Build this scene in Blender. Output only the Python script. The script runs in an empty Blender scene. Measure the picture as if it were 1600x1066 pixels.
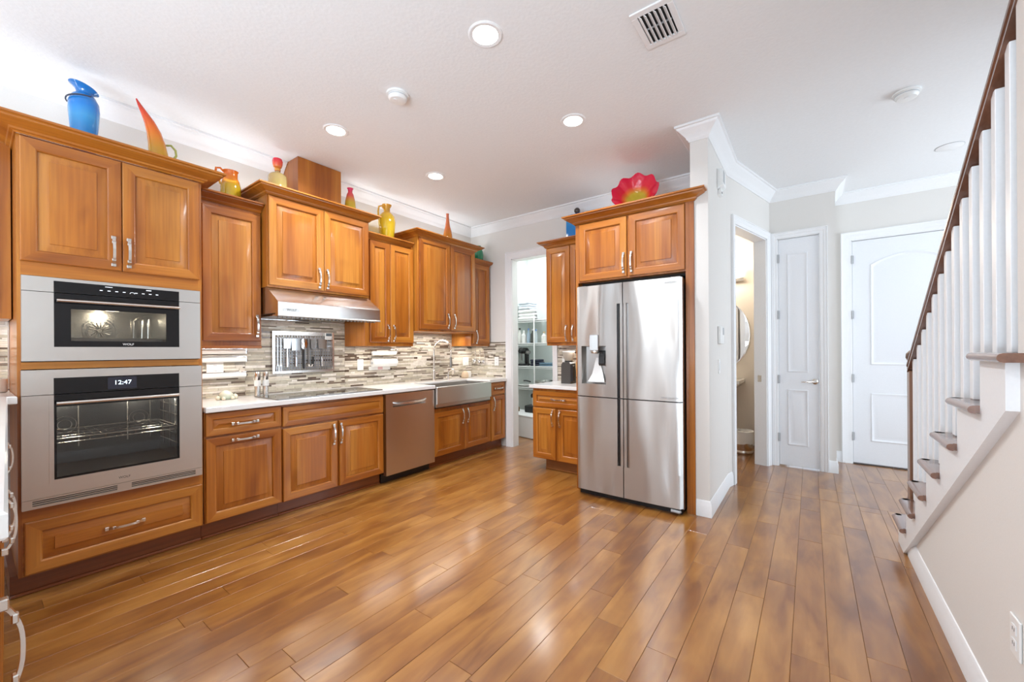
import bpy, bmesh, math, random
from mathutils import Vector, Matrix
random.seed(7)
S = bpy.context.scene
C = bpy.context.collection
R = math.radians
PI = math.pi

# ------------------------------------------------------------------ camera
cam_d = bpy.data.cameras.new('camera'); cam = bpy.data.objects.new('camera', cam_d); C.objects.link(cam)
S.camera = cam
cam_d.sensor_width = 36.0; cam_d.lens = 631.29 / 1600 * 36; cam_d.shift_y = (547.16 - 533) / 1600
cam_d.clip_start = 0.02
yaw, roll = R(36.468), R(-0.367)
F_ = Vector((math.cos(yaw), math.sin(yaw), 0)); r_ = Vector((math.sin(yaw), -math.cos(yaw), 0)); u_ = Vector((0, 0, 1))
r2 = r_ * math.cos(roll) + u_ * math.sin(roll); u2 = -r_ * math.sin(roll) + u_ * math.cos(roll)
M = Matrix((( r2.x, u2.x, -F_.x, 0), (r2.y, u2.y, -F_.y, 0), (r2.z, u2.z, -F_.z, 1.26), (0, 0, 0, 1)))
cam.matrix_world = M

# ------------------------------------------------------------------ world, exposure, large lights
S.view_settings.view_transform = 'Standard'; S.view_settings.look = 'None'
S.view_settings.exposure = 0.08; S.view_settings.gamma = 1.0; S.view_settings.use_curve_mapping = False
W = bpy.data.worlds.new('world'); S.world = W; W.use_nodes = True
W.node_tree.nodes['Background'].inputs[0].default_value = (0.80, 0.89, 1.0, 1); W.node_tree.nodes['Background'].inputs[1].default_value = 1.5

def area(name, loc, target, sx, sy, power, col, shape='RECTANGLE', spread=180):
    d = bpy.data.lights.new(name, 'AREA'); d.shape = shape; d.size = sx
    if shape == 'RECTANGLE': d.size_y = sy
    d.energy = power; d.color = col; d.spread = R(spread)
    o = bpy.data.objects.new(name, d); C.objects.link(o); o.location = loc
    o.rotation_euler = (Vector(target) - Vector(loc)).to_track_quat('-Z', 'Y').to_euler()
    return o
DAY = (0.90, 0.95, 1.0)
for wy, ww in ((0.5, 0.7), (1.5, 0.5), (2.42, 0.30), (2.95, 0.16), (3.30, 0.22)):          # panes of the rear glass doors
    area('window_daylight', (-4.95, wy, 1.30), (0, wy, 1.30), ww, 2.2, 26 * ww, (0.80, 0.94, 1.10))
for wx, ww in ((-1.75, 0.16), (-2.35, 0.30), (-3.3, 0.2)):                       # added light strips on the solid left wall, for streaks on the refrigerator
    area('added_side_light', (wx, 3.80, 1.45), (wx, 0, 1.45), ww, 1.9, 34 * ww, (0.80, 0.94, 1.10))
area('added_ceiling_fill', (-2.2, 0.6, 0.9), (-1.6, 0.9, 2.95), 1.3, 1.6, 165, (0.78, 0.94, 1.10))     # added fill light behind the camera, aimed at the ceiling
area('entry_daylight', (4.4, -3.05, 1.5), (4.4, 0, 1.5), 2.4, 2.2, 74, (0.76, 0.90, 1.04))
CANS = [(1.66, 1.39), (2.67, 1.40), (1.69, 2.91), (2.71, 2.91)]
for cx_, cy_ in CANS:
    area('can_lamp', (cx_, cy_, 2.925), (cx_, cy_, 0), 0.13, 0.13, 17, (0.90, 0.96, 1.02), 'DISK', 150)
# lamps hidden on top of the cabinets (they wash the crown and ceiling)
for x0, x1, y, z in ((-0.6, 0.9, 3.7, 2.44), (1.0, 1.65, 3.72, 2.58), (2.2, 2.85, 3.72, 2.58), (2.9, 4.1, 3.72, 2.56)):
    area('cabinet_top_lamp', ((x0 + x1) / 2, y, z), ((x0 + x1) / 2, y - 0.25, 3.5), x1 - x0, 0.04, 1.7 * (x1 - x0), (0.92, 0.96, 1.0))
area('cabinet_top_lamp', (4.12, 1.6, 2.50), (4.0, 1.6, 3.5), 0.04, 1.4, 1.6, (0.92, 0.96, 1.0))
# lamps under the wall cabinets
for x0, x1, y, z, p in ((-.5, .1, 3.66, 1.43, 2.4), (1.0, 1.36, 3.60, 1.283, 1.5), (2.40, 2.85, 3.66, 1.29, 1.7), (2.95, 3.75, 3.62, 1.445, 4.0), (3.9, 4.15, 3.66, 1.295, 1.2)):
    area('under_cabinet_lamp', ((x0 + x1) / 2, y, z), ((x0 + x1) / 2, y + 0.06, 0), x1 - x0, 0.03, p, (1.0, 0.94, 0.86))
area('under_cabinet_lamp', (4.08, 2.05, 1.28), (4.12, 2.05, 0), 0.03, 0.5, 2.0, (1.0, 0.94, 0.86))
area('hood_lamp', (1.85, 3.45, 1.515), (1.85, 3.5, 0), 0.6, 0.06, 3.0, (1.0, 0.95, 0.88))
area('pantry_lamp', (4.85, 3.1, 2.9), (4.85, 3.1, 0), 0.3, 0.3, 26, (0.95, 0.99, 1.0))

# ------------------------------------------------------------------ materials
def mat(name): 
    m = bpy.data.materials.new(name); m.use_nodes = True
    nt = m.node_tree; return m, nt, nt.nodes, nt.links, nt.nodes['Principled BSDF']
def simple(name, col, rough=0.5, metal=0.0, coat=0.0, trans=0.0, bump=0, bscale=100, spec=0.5, ior=1.5):
    m, nt, N, L, P = mat(name)
    P.inputs['Base Color'].default_value = (*col, 1); P.inputs['Roughness'].default_value = rough
    P.inputs['Metallic'].default_value = metal; P.inputs['Coat Weight'].default_value = coat
    P.inputs['Transmission Weight'].default_value = trans; P.inputs['Specular IOR Level'].default_value = spec
    P.inputs['IOR'].default_value = ior
    tc = N.new('ShaderNodeTexCoord'); nz = N.new('ShaderNodeTexNoise'); nz.inputs['Scale'].default_value = bscale; nz.inputs['Detail'].default_value = 4
    L.new(tc.outputs['Object'], nz.inputs['Vector'])
    # faint colour variation
    mx = N.new('ShaderNodeMix'); mx.data_type = 'RGBA'; mx.inputs[6].default_value = (*[c * 0.96 for c in col], 1); mx.inputs[7].default_value = (*[min(1, c * 1.03) for c in col], 1)
    L.new(nz.outputs['Fac'], mx.inputs[0]); L.new(mx.outputs[2], P.inputs['Base Color'])
    if bump:
        b = N.new('ShaderNodeBump'); b.inputs['Strength'].default_value = bump; b.inputs['Distance'].default_value = 0.004
        L.new(nz.outputs['Fac'], b.inputs['Height']); L.new(b.outputs['Normal'], P.inputs['Normal'])
    return m
def emit(name, col, s):
    m, nt, N, L, P = mat(name); P.inputs['Base Color'].default_value = (*col, 1)
    P.inputs['Emission Color'].default_value = (*col, 1); P.inputs['Emission Strength'].default_value = s; return m
def ramp(N, stops):
    r = N.new('ShaderNodeValToRGB'); e = r.color_ramp.elements
    e[0].position, e[0].color = stops[0][0], (*stops[0][1], 1); e[1].position, e[1].color = stops[1][0], (*stops[1][1], 1)
    for p, c in stops[2:]:
        q = e.new(p); q.color = (*c, 1)
    return r
def wood(name, axis, tones, rough=0.30, coat=0.25, scale=1.0, knots=True, vary=0.20, bump=0.05, fig=(7, 0.55), fine_s=(70, 2.2), fine_w=0.75, crough=0.12):
    """axis = grain direction (0 x, 1 y, 2 z); every object gets its own board from its random id."""
    m, nt, N, L, P = mat(name)
    tc = N.new('ShaderNodeTexCoord'); oi = N.new('ShaderNodeObjectInfo')
    add = N.new('ShaderNodeVectorMath'); add.operation = 'ADD'
    mul = N.new('ShaderNodeMath'); mul.operation = 'MULTIPLY'; mul.inputs[1].default_value = 37.0
    L.new(oi.outputs['Random'], mul.inputs[0]); L.new(tc.outputs['Object'], add.inputs[0]); L.new(mul.outputs[0], add.inputs[1])
    def mapped(across, along):
        mp = N.new('ShaderNodeMapping'); sc = [across * scale] * 3; sc[axis] = along * scale
        mp.inputs['Scale'].default_value = sc; L.new(add.outputs[0], mp.inputs['Vector']); return mp
    n1 = N.new('ShaderNodeTexNoise'); n1.inputs['Scale'].default_value = 1; n1.inputs['Detail'].default_value = 3; n1.inputs['Distortion'].default_value = 0.6
    L.new(mapped(*fig).outputs[0], n1.inputs['Vector'])
    n2 = N.new('ShaderNodeTexNoise'); n2.inputs['Scale'].default_value = 1; n2.inputs['Detail'].default_value = 5; n2.inputs['Distortion'].default_value = 0.3
    L.new(mapped(*fine_s).outputs[0], n2.inputs['Vector'])
    n3 = N.new('ShaderNodeTexNoise'); n3.inputs['Scale'].default_value = 1; n3.inputs['Detail'].default_value = 2; n3.inputs['Distortion'].default_value = 0.6
    L.new(mapped(4.0, 1.6).outputs[0], n3.inputs['Vector'])
    r1 = ramp(N, [(0.30, tones[0]), (0.70, tones[2]), (0.5, tones[1])])
    # per board shift of the tone
    sh = N.new('ShaderNodeMath'); sh.operation = 'MULTIPLY_ADD'; sh.inputs[1].default_value = vary; sh.inputs[2].default_value = -vary / 2
    L.new(oi.outputs['Random'], sh.inputs[0])
    ad = N.new('ShaderNodeMath'); ad.operation = 'ADD'; L.new(n1.outputs['Fac'], ad.inputs[0]); L.new(sh.outputs[0], ad.inputs[1])
    L.new(ad.outputs[0], r1.inputs['Fac'])
    fine = ramp(N, [(0.35, (0.80, 0.74, 0.68)), (0.62, (1.05, 1.05, 1.05))]); L.new(n2.outputs['Fac'], fine.inputs['Fac'])
    m1 = N.new('ShaderNodeMix'); m1.data_type = 'RGBA'; m1.blend_type = 'MULTIPLY'; m1.inputs[0].default_value = fine_w
    L.new(r1.outputs[0], m1.inputs[6]); L.new(fine.outputs[0], m1.inputs[7]); last = m1.outputs[2]
    if knots:
        kr = ramp(N, [(0.56, (1, 1, 1)), (0.78, (0.50, 0.37, 0.27))]); L.new(n3.outputs['Fac'], kr.inputs['Fac'])
        m2 = N.new('ShaderNodeMix'); m2.data_type = 'RGBA'; m2.blend_type = 'MULTIPLY'; m2.inputs[0].default_value = 0.8
        L.new(last, m2.inputs[6]); L.new(kr.outputs[0], m2.inputs[7]); last = m2.outputs[2]
    L.new(last, P.inputs['Base Color'])
    P.inputs['Roughness'].default_value = rough; P.inputs['Coat Weight'].default_value = coat; P.inputs['Coat Roughness'].default_value = crough
    b = N.new('ShaderNodeBump'); b.inputs['Strength'].default_value = bump; b.inputs['Distance'].default_value = 0.002
    if bump:
        L.new(n2.outputs['Fac'], b.inputs['Height']); L.new(b.outputs['Normal'], P.inputs['Normal'])
    return m
TONE = [(0.29, 0.079, 0.007), (0.412, 0.132, 0.0135), (0.505, 0.200, 0.029)]
WV = wood('cherry_vertical_grain', 2, TONE); WX = wood('cherry_grain_along_wall', 0, TONE); WY = wood('cherry_grain_along_back', 1, TONE)
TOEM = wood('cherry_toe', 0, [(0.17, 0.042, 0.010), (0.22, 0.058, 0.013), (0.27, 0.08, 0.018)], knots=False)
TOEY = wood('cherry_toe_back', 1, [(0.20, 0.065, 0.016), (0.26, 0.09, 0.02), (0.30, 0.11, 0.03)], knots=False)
FLOOR = wood('floor_planks', 0, [(0.205, 0.070, 0.0115), (0.305, 0.122, 0.021), (0.395, 0.178, 0.038)], rough=0.31, coat=0.8, crough=0.17, scale=1.0, vary=0.24, bump=0, fig=(9, 2.6), fine_s=(32, 3.0), fine_w=0.45)
STAIRW = wood('stair_wood', 0, [(0.12, 0.050, 0.028), (0.18, 0.076, 0.042), (0.24, 0.11, 0.062)], rough=0.32, coat=1.0, knots=False)
STAIRV = wood('newel_wood', 2, [(0.10, 0.043, 0.022), (0.17, 0.075, 0.038), (0.24, 0.12, 0.065)], rough=0.3, coat=0.3, knots=False)
WALL = simple('wall_paint', (0.72, 0.69, 0.65), 0.75, bump=0.12, bscale=160)
WHITE = simple('trim_white', (0.82, 0.82, 0.82), 0.38)
DOORW = simple('door_white', (0.80, 0.81, 0.83), 0.42)
CEIL = simple('ceiling_paint', (0.82, 0.825, 0.825), 0.85, bump=0.35, bscale=55)
QUARTZ = simple('white_quartz', (0.80, 0.785, 0.76), 0.12, bscale=6)
PANTRYW = simple('pantry_paint', (0.74, 0.80, 0.77), 0.7)
POWDERW = simple('powder_paint', (0.74, 0.67, 0.58), 0.7)
PORC = simple('porcelain', (0.86, 0.85, 0.83), 0.08, coat=0.4)
PLASTIC = simple('white_plastic', (0.82, 0.82, 0.80), 0.35)
GREYP = simple('grey_plastic', (0.42, 0.43, 0.44), 0.4)
BLACK = simple('black_plastic', (0.012, 0.012, 0.013), 0.35)
BLKGLS = simple('black_glass', (0.006, 0.006, 0.007), 0.05, spec=0.35)
GROUT = simple('grout', (0.52, 0.49, 0.45), 0.8)
GAPM = simple('dark_gap', (0.02, 0.016, 0.013), 0.8)
NICKEL = simple('satin_nickel', (0.74, 0.71, 0.67), 0.22, metal=1)
CHROME = simple('chrome', (0.82, 0.82, 0.82), 0.08, metal=1)
def steel(name, col, rough, aniso=0.0, axis='Z', wob=0.0, streak=(60, 60, 1.2), arot=0.0):
    m, nt, N, L, P = mat(name); P.inputs['Base Color'].default_value = (*col, 1); P.inputs['Metallic'].default_value = 1; P.inputs['Roughness'].default_value = rough
    tc = N.new('ShaderNodeTexCoord'); mp = N.new('ShaderNodeMapping'); mp.inputs['Scale'].default_value = streak; L.new(tc.outputs['Object'], mp.inputs['Vector'])
    nz = N.new('ShaderNodeTexNoise'); nz.inputs['Scale'].default_value = 4; L.new(mp.outputs[0], nz.inputs['Vector'])
    rr = N.new('ShaderNodeMapRange'); rr.inputs[3].default_value = rough * 0.85; rr.inputs[4].default_value = rough * 1.15; L.new(nz.outputs['Fac'], rr.inputs[0]); L.new(rr.outputs[0], P.inputs['Roughness'])
    P.inputs['Anisotropic'].default_value = aniso
    if aniso:
        P.inputs['Anisotropic Rotation'].default_value = arot; tg = N.new('ShaderNodeTangent'); tg.direction_type = 'RADIAL'; tg.axis = axis; L.new(tg.outputs[0], P.inputs['Tangent'])
    if wob:
        mp2 = N.new('ShaderNodeMapping'); mp2.inputs['Scale'].default_value = (3.0, 3.0, 0.8); L.new(tc.outputs['Object'], mp2.inputs['Vector'])
        n2 = N.new('ShaderNodeTexNoise'); n2.inputs['Scale'].default_value = 1.3; n2.inputs['Detail'].default_value = 0.5; L.new(mp2.outputs[0], n2.inputs['Vector'])
        b = N.new('ShaderNodeBump'); b.inputs['Strength'].default_value = 1.0; b.inputs['Distance'].default_value = wob; L.new(n2.outputs['Fac'], b.inputs['Height']); L.new(b.outputs[0], P.inputs['Normal'])
    return m
STEEL = steel('brushed_steel', (0.60, 0.575, 0.545), 0.335, 0.4)
FRIDGE = steel('fridge_steel', (0.50, 0.487, 0.465), 0.335, 0.95, wob=0.045, arot=0.25)
STEELD = steel('dark_steel', (0.30, 0.29, 0.28), 0.35)
def glass(name, col, rough=0.0, mixt=0.85):
    m, nt, N, L, P = mat(name)
    tr = N.new('ShaderNodeBsdfTransparent'); tr.inputs[0].default_value = (*col, 1); gl = N.new('ShaderNodeBsdfGlossy'); gl.inputs['Roughness'].default_value = 0.02
    fr = N.new('ShaderNodeFresnel'); fr.inputs[0].default_value = 1.5; mx = N.new('ShaderNodeMixShader')
    L.new(fr.outputs[0], mx.inputs[0]); L.new(tr.outputs[0], mx.inputs[1]); L.new(gl.outputs[0], mx.inputs[2]); L.new(mx.outputs[0], N['Material Output'].inputs[0]); return m
PANE = glass('oven_pane', (0.78, 0.78, 0.76)); CLEAR = glass('clear_glass', (0.95, 0.97, 0.96))
MIRROR = simple('mirror', (0.9, 0.9, 0.9), 0.01, metal=1)
def grad(name, stops, z0, z1, rough=0.06, trans=0.25):
    m, nt, N, L, P = mat(name); tc = N.new('ShaderNodeTexCoord'); sp = N.new('ShaderNodeSeparateXYZ'); L.new(tc.outputs['Object'], sp.inputs[0])
    mr = N.new('ShaderNodeMapRange'); mr.inputs[1].default_value = z0; mr.inputs[2].default_value = z1
    nz = N.new('ShaderNodeTexNoise'); nz.inputs['Scale'].default_value = 9; L.new(tc.outputs['Object'], nz.inputs['Vector'])
    ad = N.new('ShaderNodeMath'); ad.operation = 'MULTIPLY_ADD'; ad.inputs[1].default_value = 0.04; L.new(nz.outputs['Fac'], ad.inputs[0]); L.new(sp.outputs[2], ad.inputs[2])
    L.new(ad.outputs[0], mr.inputs[0]); r = ramp(N, stops); L.new(mr.outputs[0], r.inputs[0]); L.new(r.outputs[0], P.inputs['Base Color'])
    P.inputs['Roughness'].default_value = rough; P.inputs['Transmission Weight'].default_value = trans; P.inputs['Coat Weight'].default_value = 0.5; return m

# ------------------------------------------------------------------ mesh helpers
class MB:
    def __init__(s): s.v = []; s.f = []; s.m = []
    def add(s, vs, fs, mi=0):
        n = len(s.v); s.v += [tuple(p) for p in vs]
        for f in fs: s.f.append(tuple(i + n for i in f)); s.m.append(mi)
        return s
    def box(s, x0, x1, y0, y1, z0, z1, mi=0, b=0.0):
        x0, x1 = min(x0, x1), max(x0, x1); y0, y1 = min(y0, y1), max(y0, y1); z0, z1 = min(z0, z1), max(z0, z1)
        if b <= 0:
            vs = [(x, y, z) for x in (x0, x1) for y in (y0, y1) for z in (z0, z1)]
            return s.add(vs, [(0, 1, 3, 2), (4, 6, 7, 5), (0, 4, 5, 1), (2, 3, 7, 6), (0, 2, 6, 4), (1, 5, 7, 3)], mi)
        b = min(b, (x1 - x0) * .45, (y1 - y0) * .45, (z1 - z0) * .45)
        vs = []; idx = {}
        X, Y, Z = (x0, x1), (y0, y1), (z0, z1)
        for i in (0, 1):
            for j in (0, 1):
                for k in (0, 1):
                    sx, sy, sz = (1 - 2 * i) * b, (1 - 2 * j) * b, (1 - 2 * k) * b
                    for a in range(3):
                        p = [X[i] + sx, Y[j] + sy, Z[k] + sz]; p[a] = (X[i], Y[j], Z[k])[a]
                        idx[i, j, k, a] = len(vs); vs.append(p)
        fs = []
        for a in range(3):
            o = [q for q in range(3) if q != a]
            for e in (0, 1):
                loop = []
                for p, q in ((0, 0), (1, 0), (1, 1), (0, 1)):
                    c = [0, 0, 0]; c[a] = e; c[o[0]] = p; c[o[1]] = q; loop.append(idx[c[0], c[1], c[2], a])
                fs.append(loop)
        for a in range(3):
            o = [q for q in range(3) if q != a]
            for p in (0, 1):
                for q in (0, 1):
                    c0 = [0, 0, 0]; c0[o[0]] = p; c0[o[1]] = q; c1 = list(c0); c1[a] = 1
                    fs.append((idx[(*c0, o[0])], idx[(*c1, o[0])], idx[(*c1, o[1])], idx[(*c0, o[1])]))
        for i in (0, 1):
            for j in (0, 1):
                for k in (0, 1): fs.append([idx[i, j, k, a] for a in range(3)])
        return s.add(vs, fs, mi)
    def rings(s, loops, mi=0, cap0=True, cap1=True, close=False, mis=None):
        n = len(loops[0]); vs = [p for l in loops for p in l]; base = len(s.v); s.v += [tuple(p) for p in vs]
        k = len(loops); rng = range(k if close else k - 1)
        for a in rng:
            b = (a + 1) % k
            for i in range(n):
                j = (i + 1) % n
                s.f.append((base + a * n + i, base + a * n + j, base + b * n + j, base + b * n + i)); s.m.append(mis[i] if mis else mi)
        if not close:
            if cap0: s.f.append(tuple(base + i for i in reversed(range(n)))); s.m.append(mi)
            if cap1: s.f.append(tuple(base + (k - 1) * n + i for i in range(n))); s.m.append(mi)
        return s
    def tube(s, pts, rad, n=10, mi=0, closed=False):
        P = [Vector(p) for p in pts]; k = len(P); rs = rad if isinstance(rad, (list, tuple)) else [rad] * k
        loops = []; up = None
        for i in range(k):
            if closed: t = (P[(i + 1) % k] - P[i - 1]).normalized()
            else: t = (P[min(i + 1, k - 1)] - P[max(i - 1, 0)]).normalized()
            if up is None: up = Vector((0, 0, 1)) if abs(t.z) < .9 else Vector((1, 0, 0))
            a = (up - t * up.dot(t))
            if a.length < 1e-5: a = t.orthogonal()
            a.normalize(); up = a; b = t.cross(a)
            loops.append([P[i] + (a * math.cos(2 * PI * q / n) + b * math.sin(2 * PI * q / n)) * rs[i] for q in range(n)])
        return s.rings(loops, mi, close=closed)
    def strap(s, pts, side, w, t, mi=0):
        """flat strap along pts; side = width direction, w width(s), t thickness"""
        P = [Vector(p) for p in pts]; k = len(P); ws = w if isinstance(w, (list, tuple)) else [w] * k; sd = Vector(side).normalized(); loops = []
        for i in range(k):
            tg = (P[min(i + 1, k - 1)] - P[max(i - 1, 0)]).normalized(); nn = tg.cross(sd).normalized()
            a, b = sd * ws[i] / 2, nn * t / 2
            loops.append([P[i] - a - b, P[i] + a - b, P[i] + a + b, P[i] - a + b])
        return s.rings(loops, mi)
    def lathe(s, prof, c, n=28, mi=0, axis=2, cap0=True, cap1=True, sq=None):
        loops = []
        for r, h in prof:
            l = []
            for q in range(n):
                a = 2 * PI * q / n; x, y = r * math.cos(a), r * math.sin(a)
                p = [0, 0, 0]; p[(axis + 1) % 3] = x; p[(axis + 2) % 3] = y; p[axis] = h
                l.append((c[0] + p[0], c[1] + p[1], c[2] + p[2]))
            loops.append(l)
        return s.rings(loops, mi, cap0, cap1)
    def prism(s, poly, axis, a, b, mi=0):
        """poly in the two other axes (in order), extruded along axis from a to b"""
        o = [q for q in range(3) if q != axis]; loops = []
        for h in (a, b):
            l = []
            for p in poly:
                q = [0, 0, 0]; q[o[0]] = p[0]; q[o[1]] = p[1]; q[axis] = h; l.append(q)
            loops.append(l)
        return s.rings(loops, mi)
    def sweep(s, path, prof, mi=0, caps=True):
        """path: XY polyline, prof: (offset to the right of the path, z) closed profile; mitred"""
        k = len(path); P = [Vector((p[0], p[1])) for p in path]; loops = []
        for i in range(k):
            d0 = (P[i] - P[i - 1]).normalized() if i > 0 else (P[1] - P[0]).normalized()
            d1 = (P[i + 1] - P[i]).normalized() if i < k - 1 else d0
            n0 = Vector((d0.y, -d0.x)); n1 = Vector((d1.y, -d1.x)); m = (n0 + n1)
            m = m / max(1e-4, m.dot(n0)) if m.length > 1e-4 else n0
            loops.append([(P[i].x + m.x * o, P[i].y + m.y * o, z) for o, z in prof])
        return s.rings(loops, mi, caps, caps)
    def xf(s, fn): s.v = [tuple(fn(Vector(p))) for p in s.v]; return s
    def mesh(s, name, mats, off=(0, 0, 0), smooth=35):
        me = bpy.data.meshes.new(name); o = Vector(off)
        me.from_pydata([tuple(Vector(p) - o) for p in s.v], [], s.f)
        for m in (mats if isinstance(mats, (list, tuple)) else [mats]): me.materials.append(m)
        for p, mi in zip(me.polygons, s.m): p.material_index = mi
        bm = bmesh.new(); bm.from_mesh(me); bmesh.ops.recalc_face_normals(bm, faces=bm.faces); bm.to_mesh(me); bm.free()
        if smooth:
            me.shade_smooth(); me.set_sharp_from_angle(angle=R(smooth))
        me.update(); return me
OFF = {}
def _link(name, data, parent=None):
    o = bpy.data.objects.new(name, data); C.objects.link(o)
    if parent is not None: o.parent = parent
    return o
def tag(o, label, cat, group=None):
    o['label'] = label; o['category'] = cat
    if group: o['group'] = group
    return o
def thing(name, label, cat, loc, group=None):
    o = _link(name, None); o.location = loc; o.empty_display_size = 0.1; OFF[o.name] = Vector(loc); return tag(o, label, cat, group)
def part(name, mb, mats, parent, smooth=35, label=None):
    off = OFF[parent.name]; me = mb.mesh(name, mats, off, smooth); o = _link(name, me, parent); OFF[o.name] = off
    if label: o['label'] = label
    return o
def solo(name, mb, mats, label, cat, loc, group=None, smooth=35):
    me = mb.mesh(name, mats, loc, smooth); o = _link(name, me); o.location = loc; OFF[o.name] = Vector(loc); return tag(o, label, cat, group)
def struct(name, mb, mats, smooth=35):
    me = mb.mesh(name, mats, (0, 0, 0), smooth); o = _link(name, me); o['kind'] = 'structure'; OFF[o.name] = Vector((0, 0, 0)); return o
def structroot(name, loc=(0, 0, 0)):
    o = _link(name, None); o.location = loc; o['kind'] = 'structure'; OFF[o.name] = Vector(loc); return o
def inst(name, me, parent, loc, rot=(0, 0, 0)):
    o = _link(name, me, parent); o.location = Vector(loc) - OFF[parent.name]; o.rotation_euler = rot; OFF[o.name] = OFF[parent.name]; return o
def text(name, body, size, m, parent, loc, rot, ext=0.0006):
    cu = bpy.data.curves.new(name, 'FONT'); cu.body = body; cu.size = size; cu.extrude = ext; cu.align_x = 'CENTER'; cu.align_y = 'CENTER'; cu.resolution_u = 3
    t = bpy.data.objects.new(name, cu); C.objects.link(t); bpy.context.view_layer.update()
    me = bpy.data.meshes.new_from_object(t.evaluated_get(bpy.context.evaluated_depsgraph_get())); bpy.data.objects.remove(t)
    me.materials.clear(); me.materials.append(m); me.name = name
    return inst(name, me, parent, loc, rot)

# ------------------------------------------------------------------ room shell
CZ = 2.95; WY_ = 3.825; BX = 4.22
floor = struct('floor', MB().box(-5.1, 6.3, -3.3, 3.95, -0.15, -0.014), wood('subfloor', 0, [(0.23, 0.09, 0.03), (0.34, 0.15, 0.05), (0.42, 0.21, 0.08)], rough=0.25, coat=0.5))
struct('ceiling', MB().box(-5.1, 6.3, -3.3, 3.95, CZ, CZ + 0.12), CEIL)
# planks: every board an object of its own
def planks(y0, y1, x0, x1):
    k0 = math.floor((0.319 - y1) / 0.124); k1 = math.ceil((0.319 - y0) / 0.124)
    for k in range(k0, k1 + 1):
        ya, yb = 0.319 - 0.124 * (k + 1), 0.319 - 0.124 * k
        ya, yb = max(ya, y0), min(yb, y1)
        if yb - ya < 0.015: continue
        rnd = random.Random(k * 17 + int(x0 * 10)); x = x0 - rnd.uniform(0, 1.0)
        while x < x1:
            L_ = rnd.choice((0.62, 0.85, 1.05, 1.25, 1.5, 1.5)); a, b = max(x, x0), min(x + L_, x1); x += L_
            if b - a < 0.04: continue
            dz = rnd.uniform(-0.0004, 0.0004)
            mb = MB().box(a + .0004, b - .0004, ya + .0004, yb - .0004, -0.014, dz, 0, 0.0013)
            part('plank', mb, FLOOR, floor, smooth=0)
planks(-0.47, 3.30, -0.25, 4.22)
planks(-1.7, 0.60, 4.22, 5.74)
planks(-1.7, -0.47, 3.62, 4.22)
planks(2.45, 3.80, 4.22, 5.6)
planks(0.60, 1.6, 4.24, 6.1)

wall_left = struct('wall_left', MB().box(-5.1, 6.3, WY_, 3.95, 0, CZ), WALL)
mb = MB()
for a, b, z0, z1 in ((3.12, WY_, 0, CZ), (0.735, 2.50, 0, CZ), (2.50, 3.12, 2.44, CZ)): mb.box(BX, BX + .12, a, b, z0, z1)
wall_back = struct('wall_back', mb, WALL)
struct('wall_fridge_side', MB().prism([(3.30, .61), (4.13, .61), (4.16, .735), (3.30, .735)], 2, 0, CZ), WALL)
A = Vector((4.13, .61)); B = Vector((5.20, .354)); U = (B - A).normalized(); Nn = Vector((-U.y, U.x))    # Nn points into the powder room
def ang(s_, t, z): p = A + U * s_ + Nn * t; return (p.x, p.y, z)
LA = (B - A).length
def angbox(mb, s0, s1, t0, t1, z0, z1, mi=0, b=0):
    q = MB().box(s0, s1, t0, t1, z0, z1, mi, b).xf(lambda p: ang(p.x, p.y, p.z)); mb.add(q.v, q.f, mi); return mb
mb = MB(); angbox(mb, 0, .17, 0, .12, 0, CZ); angbox(mb, 1.0, LA, 0, .12, 0, CZ); angbox(mb, .17, 1.0, 0, .12, 2.43, CZ)
struct('wall_powder_side', mb, WALL)
mb = MB(); X0 = 5.20
for a, b, z0, z1 in ((.283, .354, 0, CZ), (-.205, -.078, 0, CZ), (-.078, .283, 2.435, CZ)): mb.box(X0, X0 + .12, a, b, z0, z1)
mb.box(X0 + .12, 5.75, -.205, -.09, 0, CZ)
struct('wall_closet', mb, WALL)
mb = MB(); EX = 5.75
for a, b, z0, z1 in ((-.362, -.205, 0, CZ), (-3.3, -1.28, 0, CZ), (-1.28, -.362, 2.43, CZ)): mb.box(EX, EX + .12, a, b, z0, z1)
mb.box(EX + .12, EX + .2, -1.4, -.3, 0, 2.6)
struct('wall_entry', mb, WALL)
mb = MB().box(6.12, 6.24, .25, 2.4, 0, CZ).box(4.34, 6.12, 2.28, 2.38, 0, CZ).box(5.33, 6.12, .30, .42, 0, CZ)
struct('wall_powder', mb, POWDERW)
mb = MB().box(5.62, 5.74, 2.38, WY_, 0, CZ).box(4.34, 5.62, 2.381, 2.40, 0, CZ).box(4.341, 5.62, 3.815, 3.8249, 0, CZ)
struct('wall_pantry', mb, PANTRYW)
SY = -0.48
mb = MB().box(-5.1, 1.80, SY - .12, SY, 0, CZ).prism([(1.80, 0), (3.43, 0), (1.80, 1.09)], 1, SY - .12, SY)
struct('wall_right', mb, WALL)
struct('wall_stair', MB().box(-1.2, 3.3, -1.72, -1.60, 0, CZ), WALL)
mb = MB().box(3.0, 3.15, -3.3, -3.15, 0, CZ).box(5.7, 5.75, -3.3, -3.15, 0, CZ).box(3.15, 5.7, -3.3, -3.15, 2.6, CZ).box(3.15, 5.7, -3.3, -3.15, 0, .3)
mb.box(3.18, 3.3, -3.15, -1.72, 0, CZ)
struct('wall_front', mb, WALL)
mb = MB().box(-5.1, -5.0, -.6, 0.0, 0, CZ).box(-5.1, -5.0, 3.4, WY_, 0, CZ).box(-5.1, -5.0, 0, 3.4, 2.45, CZ).box(-5.1, -5.0, 0, 3.4, 0, .2)
for y in (0.0, 1.13, 2.27, 3.4): mb.box(-5.08, -5.02, y - .03, y + .03, .2, 2.45)
struct('wall_rear', mb, WALL)

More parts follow.
